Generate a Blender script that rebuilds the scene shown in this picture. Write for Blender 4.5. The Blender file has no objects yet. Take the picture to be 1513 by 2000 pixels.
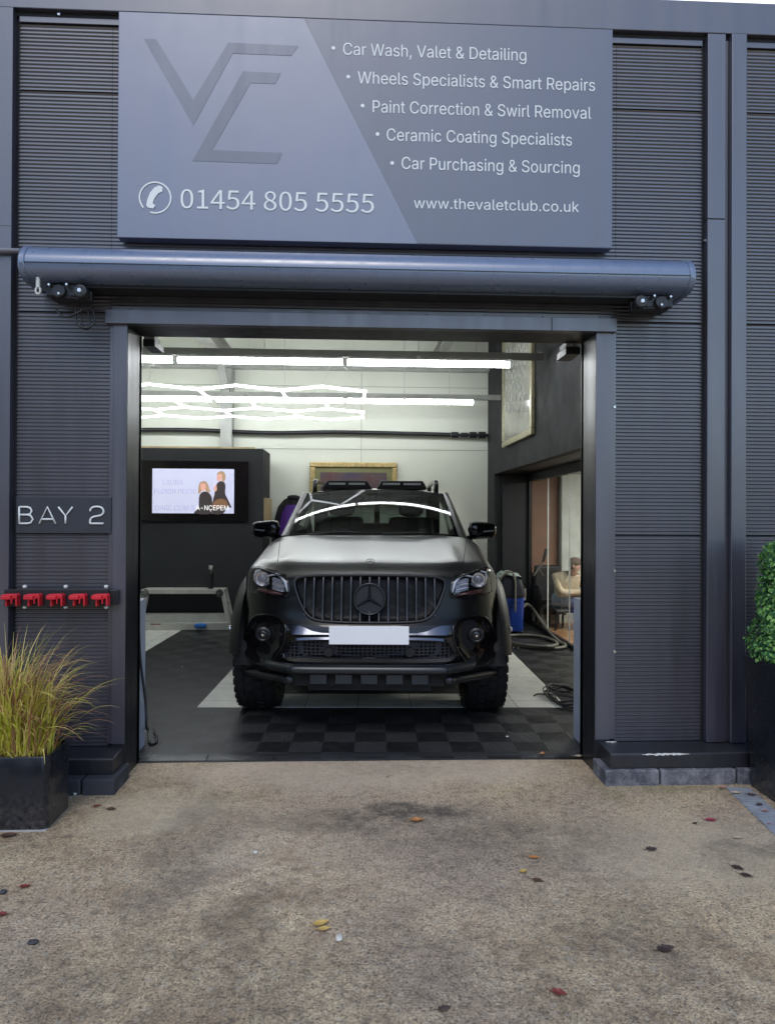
import bpy, bmesh, math, random
from math import sin, cos, pi, radians, sqrt, atan2
from mathutils import Vector, Matrix
random.seed(11)
SC = bpy.context.scene
COL = SC.collection

# ------------------------------------------------------------------ camera
CAM_POS = Vector((0.0, -4.0, 1.45)); F_PX = 1390.0
YAW, PITCH, ROLL = radians(2.6), radians(0.33), 0.005
FWD = Vector((sin(YAW)*cos(PITCH), cos(YAW)*cos(PITCH), sin(PITCH)))
_r0 = Vector((cos(YAW), -sin(YAW), 0)); _u0 = _r0.cross(FWD)
RGT = _r0*cos(ROLL) + _u0*sin(ROLL); UPV = RGT.cross(FWD)
cd = bpy.data.cameras.new('camera'); cam = bpy.data.objects.new('camera', cd); COL.objects.link(cam)
m = Matrix((RGT, UPV, -FWD)).transposed().to_4x4(); m.translation = CAM_POS
cam.matrix_world = m
cd.sensor_fit = 'VERTICAL'; cd.sensor_height = 24.0; cd.lens = F_PX/2000.0*24.0
cd.clip_start = 0.05; cd.clip_end = 500
SC.camera = cam

# ------------------------------------------------------------------ sky, sun, exposure
w = bpy.data.worlds.new('World'); SC.world = w; w.use_nodes = True
nt = w.node_tree; nt.nodes.clear()
sky = nt.nodes.new('ShaderNodeTexSky'); sky.sky_type = 'NISHITA'; sky.sun_disc = False
SUN_EL, SUN_AZ = radians(52), radians(190)
sky.sun_elevation = SUN_EL; sky.sun_rotation = SUN_AZ; sky.air_density = 1.0; sky.dust_density = 0.7; sky.ozone_density = 1.0
bg = nt.nodes.new('ShaderNodeBackground'); bg.inputs[1].default_value = 0.14
wo = nt.nodes.new('ShaderNodeOutputWorld')
# a bright bank of cloud stands behind the building
tc = nt.nodes.new('ShaderNodeTexCoord'); sx_ = nt.nodes.new('ShaderNodeSeparateXYZ'); nt.links.new(tc.outputs['Generated'], sx_.inputs[0])
cn = nt.nodes.new('ShaderNodeTexNoise'); cn.inputs['Scale'].default_value = 2.2; cn.inputs['Detail'].default_value = 6; nt.links.new(tc.outputs['Generated'], cn.inputs['Vector'])
ad = nt.nodes.new('ShaderNodeMath'); ad.operation = 'MULTIPLY_ADD'; ad.inputs[1].default_value = .5; nt.links.new(cn.outputs[0], ad.inputs[0]); nt.links.new(sx_.outputs[1], ad.inputs[2])
mr = nt.nodes.new('ShaderNodeMapRange'); mr.inputs[1].default_value = .45; mr.inputs[2].default_value = .75; nt.links.new(ad.outputs[0], mr.inputs[0])
cm = nt.nodes.new('ShaderNodeMix'); cm.data_type = 'RGBA'; nt.links.new(mr.outputs[0], cm.inputs[0]); nt.links.new(sky.outputs[0], cm.inputs[6]); cm.inputs[7].default_value = (6.5, 6.7, 7.0, 1)
nt.links.new(cm.outputs[2], bg.inputs[0]); nt.links.new(bg.outputs[0], wo.inputs[0])
sl = bpy.data.lights.new('sun', 'SUN'); sl.energy = 0.5; sl.angle = radians(25); sl.color = (1.0, 0.95, 0.88)
so = bpy.data.objects.new('sun', sl); COL.objects.link(so)
sd = Vector((sin(SUN_AZ)*cos(SUN_EL), cos(SUN_AZ)*cos(SUN_EL), sin(SUN_EL)))
so.rotation_euler = sd.to_track_quat('Z', 'Y').to_euler()
vs = SC.view_settings; vs.view_transform = 'Standard'; vs.look = 'None'; vs.exposure = 0.78; vs.gamma = 1.0; vs.use_curve_mapping = False
SC.cycles.use_denoising = True
SC.cycles.max_bounces = 10; SC.cycles.transparent_max_bounces = 16; SC.cycles.sample_clamp_indirect = 8
TUBE_L = 15.5

# ------------------------------------------------------------------ pixel of the photo (1513x2000) -> point on a plane of the place
def ray(x, y): return FWD*F_PX + RGT*(x-756.5) - UPV*(y-1000.0)
def PY(x, y, Y): d = ray(x, y); return CAM_POS + d*((Y-CAM_POS.y)/d.y)
def PZ(x, y, Z=0.0): d = ray(x, y); return CAM_POS + d*((Z-CAM_POS.z)/d.z)
def PX(x, y, X): d = ray(x, y); return CAM_POS + d*((X-CAM_POS.x)/d.x)

# ------------------------------------------------------------------ materials
def nmat(name):
    mt = bpy.data.materials.new(name); mt.use_nodes = True
    t = mt.node_tree; t.nodes.clear()
    o = t.nodes.new('ShaderNodeOutputMaterial'); b = t.nodes.new('ShaderNodeBsdfPrincipled')
    t.links.new(b.outputs[0], o.inputs[0])
    return mt, t, b
def N(t, ty, **kw):
    n = t.nodes.new(ty)
    for k, v in kw.items():
        if k[0] == 'i' and k[1:].isdigit(): n.inputs[int(k[1:])].default_value = v
        else: setattr(n, k, v)
    return n
def coords(t, scale=(1,1,1), kind='Object', rot=(0,0,0)):
    c = N(t, 'ShaderNodeTexCoord'); mp = N(t, 'ShaderNodeMapping')
    mp.inputs['Scale'].default_value = scale; mp.inputs['Rotation'].default_value = rot
    t.links.new(c.outputs[kind], mp.inputs[0]); return mp.outputs[0]
def noise(t, vec, scale, detail=4, rough=.55):
    n = N(t, 'ShaderNodeTexNoise'); n.inputs['Scale'].default_value = scale; n.inputs['Detail'].default_value = detail
    n.inputs['Roughness'].default_value = rough; t.links.new(vec, n.inputs['Vector']); return n.outputs[0]
def ramp(t, fac, a, b, ca=(0,0,0,1), cb=(1,1,1,1)):
    r = N(t, 'ShaderNodeValToRGB'); e = r.color_ramp.elements
    e[0].position = a; e[1].position = b; e[0].color = ca; e[1].color = cb
    t.links.new(fac, r.inputs[0]); return r.outputs[0]
def mixc(t, fac, a, b, mode='MIX'):
    n = N(t, 'ShaderNodeMix', data_type='RGBA', blend_type=mode)
    for s, v in ((0, fac), (6, a), (7, b)):
        if hasattr(v, 'is_linked'): t.links.new(v, n.inputs[s])
        elif s == 0: n.inputs[0].default_value = v
        else: n.inputs[s].default_value = (*v[:3], 1)
    return n.outputs[2]
def mth(t, op, a, b=0.0, clamp=False):
    n = N(t, 'ShaderNodeMath', operation=op, use_clamp=clamp)
    for s, v in ((0, a), (1, b)):
        if hasattr(v, 'is_linked'): t.links.new(v, n.inputs[s])
        else: n.inputs[s].default_value = v
    return n.outputs[0]
def bump(t, b, h, strength=.3, dist=.002):
    n = N(t, 'ShaderNodeBump'); n.inputs['Strength'].default_value = strength; n.inputs['Distance'].default_value = dist
    t.links.new(h, n.inputs['Height']); t.links.new(n.outputs[0], b.inputs['Normal'])
def M(name, col, rough=.5, metal=0.0, spec=.5, var=.12, vs=6.0, rvar=.12, coat=0.0, bmp=0.0, bs=200.0, ior=None):
    mt, t, b = nmat(name)
    b.inputs['Metallic'].default_value = metal; b.inputs['Specular IOR Level'].default_value = spec
    if ior: b.inputs['IOR'].default_value = ior
    b.inputs['Coat Weight'].default_value = coat; b.inputs['Coat Roughness'].default_value = .05
    v = coords(t); n = noise(t, v, vs, 5)
    lo = tuple(max(0, c*(1-var)) for c in col); hi = tuple(c*(1+var) for c in col)
    t.links.new(ramp(t, n, .3, .7, (*lo, 1), (*hi, 1)), b.inputs['Base Color'])
    n2 = noise(t, v, vs*2.3, 4)
    r = N(t, 'ShaderNodeMapRange'); r.inputs[1].default_value = .3; r.inputs[2].default_value = .7
    r.inputs[3].default_value = max(.02, rough*(1-rvar)); r.inputs[4].default_value = min(1, rough*(1+rvar))
    t.links.new(n2, r.inputs[0]); t.links.new(r.outputs[0], b.inputs['Roughness'])
    if bmp: bump(t, b, noise(t, v, bs, 3), bmp, .001)
    return mt
def MEmit(name, col, s):
    mt, t, b = nmat(name); b.inputs['Base Color'].default_value = (*[min(.8, c) for c in col], 1)
    b.inputs['Emission Color'].default_value = (*col, 1); b.inputs['Emission Strength'].default_value = s
    b.inputs['Roughness'].default_value = .4
    return mt
def MGlass(name, tint, gloss_ior=1.5, rough=.01, base=0.0):
    mt = bpy.data.materials.new(name); mt.use_nodes = True; t = mt.node_tree; t.nodes.clear()
    o = t.nodes.new('ShaderNodeOutputMaterial'); tr = N(t, 'ShaderNodeBsdfTransparent'); tr.inputs[0].default_value = (*tint, 1)
    g = N(t, 'ShaderNodeBsdfGlossy'); g.inputs['Roughness'].default_value = rough; g.inputs[0].default_value = (.95, .97, 1, 1)
    fr = N(t, 'ShaderNodeFresnel'); ge = N(t, 'ShaderNodeNewGeometry')
    t.links.new(mth(t, 'SUBTRACT', gloss_ior, mth(t, 'MULTIPLY', ge.outputs['Backfacing'], gloss_ior-1/gloss_ior)), fr.inputs[0])
    ad = mth(t, 'ADD', fr.outputs[0], base, True)
    mx = N(t, 'ShaderNodeMixShader'); t.links.new(ad, mx.inputs[0]); t.links.new(tr.outputs[0], mx.inputs[1]); t.links.new(g.outputs[0], mx.inputs[2])
    t.links.new(mx.outputs[0], o.inputs[0]); return mt

def facade_mat(name, col, rough=.42, ior=1.9, streak=.25):
    mt, t, b = nmat(name); b.inputs['IOR'].default_value = ior
    v = coords(t); vst = coords(t, (9, 9, .5))
    big = noise(t, v, 1.3, 5); st = noise(t, vst, 1.6, 5, .6)
    f = mth(t, 'ADD', mth(t, 'MULTIPLY', big, .5), mth(t, 'MULTIPLY', st, .5))
    c = ramp(t, f, .35, .65, (*[x*(1-streak) for x in col], 1), (*[x*(1+streak) for x in col], 1))
    # grime that collects towards the splash zone at the foot of the wall, as specks of real dirt
    sp = ramp(t, noise(t, v, 60, 3), .70, .76)
    c = mixc(t, mth(t, 'MULTIPLY', sp, .25), c, (.16, .16, .17))
    t.links.new(c, b.inputs['Base Color'])
    r = N(t, 'ShaderNodeMapRange'); r.inputs[1].default_value = .3; r.inputs[2].default_value = .7
    r.inputs[3].default_value = rough*.82; r.inputs[4].default_value = rough*1.2
    t.links.new(st, r.inputs[0]); t.links.new(r.outputs[0], b.inputs['Roughness'])
    bump(t, b, noise(t, v, 3.0, 2), .08, .02)
    return mt
ANTH = (.030, .029, .043)
M_clad = facade_mat('anthracite_cladding', ANTH, .40, 2.2, .35)
M_flash = facade_mat('anthracite_flashing', (.040, .039, .058), .36, 2.15, .2)
M_dark = M('dark_gap', (.012, .012, .014), .7)
M_sign = facade_mat('sign_panel_slate', (.066, .078, .140), .36, 2.3, .08)
M_sign2 = facade_mat('sign_panel_dark_grey', (.046, .055, .092), .40, 2.1, .08)
M_logo = facade_mat('logo_grey', (.046, .057, .100), .41, 2.1, .05)
M_letter = M('white_vinyl', (.78, .80, .78), .45, var=.03)
M_case = facade_mat('awning_grey_blue', (.10, .14, .23), .30, 2.1, .04)
M_black = M('black_plastic', (.012, .012, .014), .4, bmp=.1)
M_blacksat = M('black_satin_metal', (.018, .019, .022), .35)
M_steel = M('bright_steel', (.6, .6, .6), .25, 1.0)
M_white = M('white_paint', (.72, .73, .70), .5, var=.05)
def wall_mat():
    mt, t, b = nmat('white_wall_panels'); v = coords(t)
    n = noise(t, v, .8, 4)
    c = ramp(t, n, .3, .7, (.72, .745, .645, 1), (.78, .80, .70, 1))
    t.links.new(c, b.inputs['Base Color']); b.inputs['Roughness'].default_value = .55
    bump(t, b, noise(t, v, 40, 3), .08, .003); return mt
M_wall = wall_mat()
M_ceil = M('ceiling_panel', (.58, .60, .56), .6, var=.06)
M_beam = M('steel_beam_grey', (.42, .43, .40), .5)
M_intdark = M('charcoal_wall_paint', (.036, .038, .041), .75, spec=.25, var=.08, vs=2)
M_intblack = M('black_wall_paint', (.011, .013, .017), .5, var=.1)
M_wood = M('pale_timber', (.52, .40, .22), .6, vs=14)
M_brown = M('brown_panel', (.30, .17, .11), .5, var=.1, vs=3)
M_gold = M('gilt_frame', (.50, .38, .17), .38, .6, vs=30, var=.3)
M_alu = M('aluminium', (.62, .61, .55), .42, .35, vs=9)
M_tube = MEmit('lit_tube', (.93, .97, 1.0), TUBE_L)
M_hex = MEmit('lit_hexagon_tube', (.93, .97, 1.0), 3.0)
M_node = M('white_node_plastic', (.8, .8, .8), .4)
M_wire = M('thin_wire', (.6, .6, .58), .4)
M_red = M('red_plastic', (.62, .02, .035), .38, var=.1)
M_blue = M('blue_plastic', (.012, .045, .27), .35, var=.12)
M_hose = M('grey_hose', (.13, .125, .105), .5)
M_planter = M('planter_black_gloss', (.012, .014, .020), .28, var=.2, vs=4, rvar=.35)
def _dirt():      # dried splashes of mud that stick to the lower part of the tubs
    t = M_planter.node_tree; b = [n for n in t.nodes if n.type == 'BSDF_PRINCIPLED'][0]
    src = b.inputs['Base Color'].links[0].from_socket
    g = N(t, 'ShaderNodeNewGeometry'); s = N(t, 'ShaderNodeSeparateXYZ'); t.links.new(g.outputs['Position'], s.inputs[0])
    h = N(t, 'ShaderNodeMapRange'); h.inputs[1].default_value = .20; h.inputs[2].default_value = 0; t.links.new(s.outputs[2], h.inputs[0])
    n = noise(t, g.outputs['Position'], 38, 6, .75)
    f = mth(t, 'MULTIPLY', h.outputs[0], ramp(t, n, .42, .70)); t.links.new(mixc(t, mth(t, 'MULTIPLY', f, .6), src, (.20, .18, .16)), b.inputs['Base Color'])
_dirt()
M_soil = M('soil', (.03, .022, .015), .95)

# ------------------------------------------------------------------ mesh helper
class MB:
    def __init__(s): s.v = []; s.f = []; s.m = []
    def add(s, vs, fs, mi=0):
        o = len(s.v); s.v += [tuple(p) for p in vs]
        for f in fs: s.f.append(tuple(i+o for i in f)); s.m.append(mi)
        return s
    def box(s, x0, x1, y0, y1, z0, z1, mi=0):
        v = [(x0,y0,z0),(x1,y0,z0),(x1,y1,z0),(x0,y1,z0),(x0,y0,z1),(x1,y0,z1),(x1,y1,z1),(x0,y1,z1)]
        return s.add(v, [(0,3,2,1),(4,5,6,7),(0,1,5,4),(1,2,6,5),(2,3,7,6),(3,0,4,7)], mi)
    def bar(s, a, b, wx, wz, mi=0, up=(0,0,1)):
        a = Vector(a); b = Vector(b); d = (b-a).normalized(); u = Vector(up)
        if abs(d.dot(u)) > .95: u = Vector((1,0,0))
        p = d.cross(u).normalized(); q = p.cross(d)
        v = []
        for c in (a, b):
            for i, j in ((-1,-1),(1,-1),(1,1),(-1,1)): v.append(c + p*(i*wx/2) + q*(j*wz/2))
        return s.add(v, [(0,3,2,1),(4,5,6,7),(0,1,5,4),(1,2,6,5),(2,3,7,6),(3,0,4,7)], mi)
    def tube(s, path, r, n=10, mi=0, caps=True, closed=False):
        P = [Vector(p) for p in path]; L = len(P); vs = []; fs = []
        rr = r if isinstance(r, (list, tuple)) else [r]*L
        prev = None
        for i, p in enumerate(P):
            if closed: d = P[(i+1) % L]-P[i-1]
            else: d = P[min(i+1, L-1)]-P[max(i-1, 0)]
            d.normalize()
            if prev is None:
                u = Vector((0,0,1)) if abs(d.z) < .9 else Vector((1,0,0))
                u = (u - d*u.dot(d)).normalized()
            else:
                u = prev - d*prev.dot(d)
                u = u.normalized() if u.length > 1e-6 else Vector((1,0,0))
            prev = u; w_ = d.cross(u)
            for k in range(n):
                a = 2*pi*k/n; vs.append(p + (u*cos(a)+w_*sin(a))*rr[i])
        for i in range(L if closed else L-1):
            j = (i+1) % L
            for k in range(n):
                k2 = (k+1) % n; fs.append((i*n+k, i*n+k2, j*n+k2, j*n+k))
        if caps and not closed:
            fs.append(tuple(range(n-1, -1, -1))); fs.append(tuple((L-1)*n+k for k in range(n)))
        return s.add(vs, fs, mi)
    def prism(s, poly, axis, a0, a1, mi=0):
        # poly in the two other axes (x: (y,z), y: (x,z), z: (x,y)), extruded along axis
        def mk(p, a): return {'x': (a, p[0], p[1]), 'y': (p[0], a, p[1]), 'z': (p[0], p[1], a)}[axis]
        n = len(poly); v = [mk(p, a0) for p in poly] + [mk(p, a1) for p in poly]
        f = [tuple(range(n)), tuple(range(2*n-1, n-1, -1))] + [(i, (i+n), ((i+1) % n)+n, (i+1) % n) for i in range(n)]
        return s.add(v, f, mi)
    def lathe(s, prof, c, axis='z', n=24, mi=0, close=True):
        c = Vector(c); vs = []; fs = []; L = len(prof)
        for r, h in prof:
            for k in range(n):
                a = 2*pi*k/n; e = (r*cos(a), r*sin(a), h)
                if axis == 'y': e = (e[0], e[2], e[1])
                if axis == 'x': e = (e[2], e[0], e[1])
                vs.append(c+Vector(e))
        for i in range(L-1):
            for k in range(n):
                k2 = (k+1) % n; fs.append((i*n+k, i*n+k2, (i+1)*n+k2, (i+1)*n+k))
        if close: fs.append(tuple(range(n-1, -1, -1))); fs.append(tuple((L-1)*n+k for k in range(n)))
        return s.add(vs, fs, mi)
    def grid(s, rows, mi=0, closed=False):
        L = len(rows); n = len(rows[0]); vs = [p for r in rows for p in r]; fs = []
        for i in range(L-1):
            for k in range(n if closed else n-1):
                k2 = (k+1) % n; fs.append((i*n+k, i*n+k2, (i+1)*n+k2, (i+1)*n+k))
        return s.add(vs, fs, mi)
    def blob(s, c, r, n=14, e=1.0, mi=0):
        c = Vector(c); rows = []
        sg = lambda x: math.copysign(abs(x)**e, x)
        for i in range(n+1):
            th = -pi/2+pi*i/n
            rows.append([c+Vector((r[0]*sg(cos(th))*sg(cos(2*pi*k/(2*n))), r[1]*sg(cos(th))*sg(sin(2*pi*k/(2*n))), r[2]*sg(sin(th)))) for k in range(2*n)])
        return s.grid(rows, mi, True)
ORI = {}
def _link(o, parent):
    COL.objects.link(o)
    if parent is not None: o.parent = parent
def build(mb, name, mats, parent=None, smooth=False, bevel=0.0, loc=None, fix=True, bseg=2):
    """one mesh object; coordinates are the place's, moved to the origin of the thing it belongs to"""
    org = ORI[parent.name] if parent is not None else Vector(loc if loc is not None else (0,0,0))
    me = bpy.data.meshes.new(name)
    me.from_pydata([tuple(Vector(p)-org) for p in mb.v], [], mb.f)
    if not isinstance(mats, (list, tuple)): mats = [mats]
    for mt in mats: me.materials.append(mt)
    for p, mi in zip(me.polygons, mb.m): p.material_index = mi; p.use_smooth = bool(smooth)
    if fix:
        b = bmesh.new(); b.from_mesh(me); bmesh.ops.recalc_face_normals(b, faces=b.faces); b.to_mesh(me); b.free()
    if smooth == 'auto':
        me.set_sharp_from_angle(angle=radians(38))
    o = bpy.data.objects.new(name, me); _link(o, parent)
    if parent is None: o.location = org
    ORI[o.name] = org
    if bevel:
        bv = o.modifiers.new('bevel', 'BEVEL'); bv.width = bevel; bv.segments = bseg; bv.limit_method = 'ANGLE'; bv.angle_limit = radians(40)
    return o
def tag(o, label=None, cat=None, group=None, kind=None):
    if label: o['label'] = label
    if cat: o['category'] = cat
    if group: o['group'] = group
    if kind: o['kind'] = kind
    return o
def thing(name, label, cat, loc, group=None, rotz=0.0, own=False):
    o = bpy.data.objects.new(name, None); COL.objects.link(o); o.location = loc; o.rotation_euler = (0,0,rotz)
    o.empty_display_size = .1
    ORI[o.name] = Vector((0,0,0)) if own else Vector(loc)
    return tag(o, label, cat, group)
def B(*a, **k): return MB().box(*a, **k)
def interp(tab, x):
    if x <= tab[0][0]: return tab[0][1]
    for i in range(len(tab)-1):
        x0, y0 = tab[i]; x1, y1 = tab[i+1]
        if x <= x1:
            t = (x-x0)/(x1-x0)
            m0 = (tab[i+1][1]-tab[i-1][1])/(tab[i+1][0]-tab[i-1][0])*(x1-x0) if i > 0 else (y1-y0)
            m1 = (tab[i+2][1]-tab[i][1])/(tab[i+2][0]-tab[i][0])*(x1-x0) if i+2 < len(tab) else (y1-y0)
            return (2*t**3-3*t*t+1)*y0+(t**3-2*t*t+t)*m0+(-2*t**3+3*t*t)*y1+(t**3-t*t)*m1
    return tab[-1][1]
def spline(pts, n=8, closed=False):
    P = [Vector(p) for p in pts]; L = len(P); out = []
    for i in range(L if closed else L-1):
        g = lambda k: P[k % L] if closed else P[max(0, min(L-1, k))]
        p0, p1, p2, p3 = g(i-1), g(i), g(i+1), g(i+2)
        for k in range(n):
            t = k/n
            out.append(.5*((2*p1)+(p2-p0)*t+(2*p0-5*p1+4*p2-p3)*t*t+(3*p1-p0-3*p2+p3)*t**3))
    if not closed: out.append(P[-1])
    return out
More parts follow.
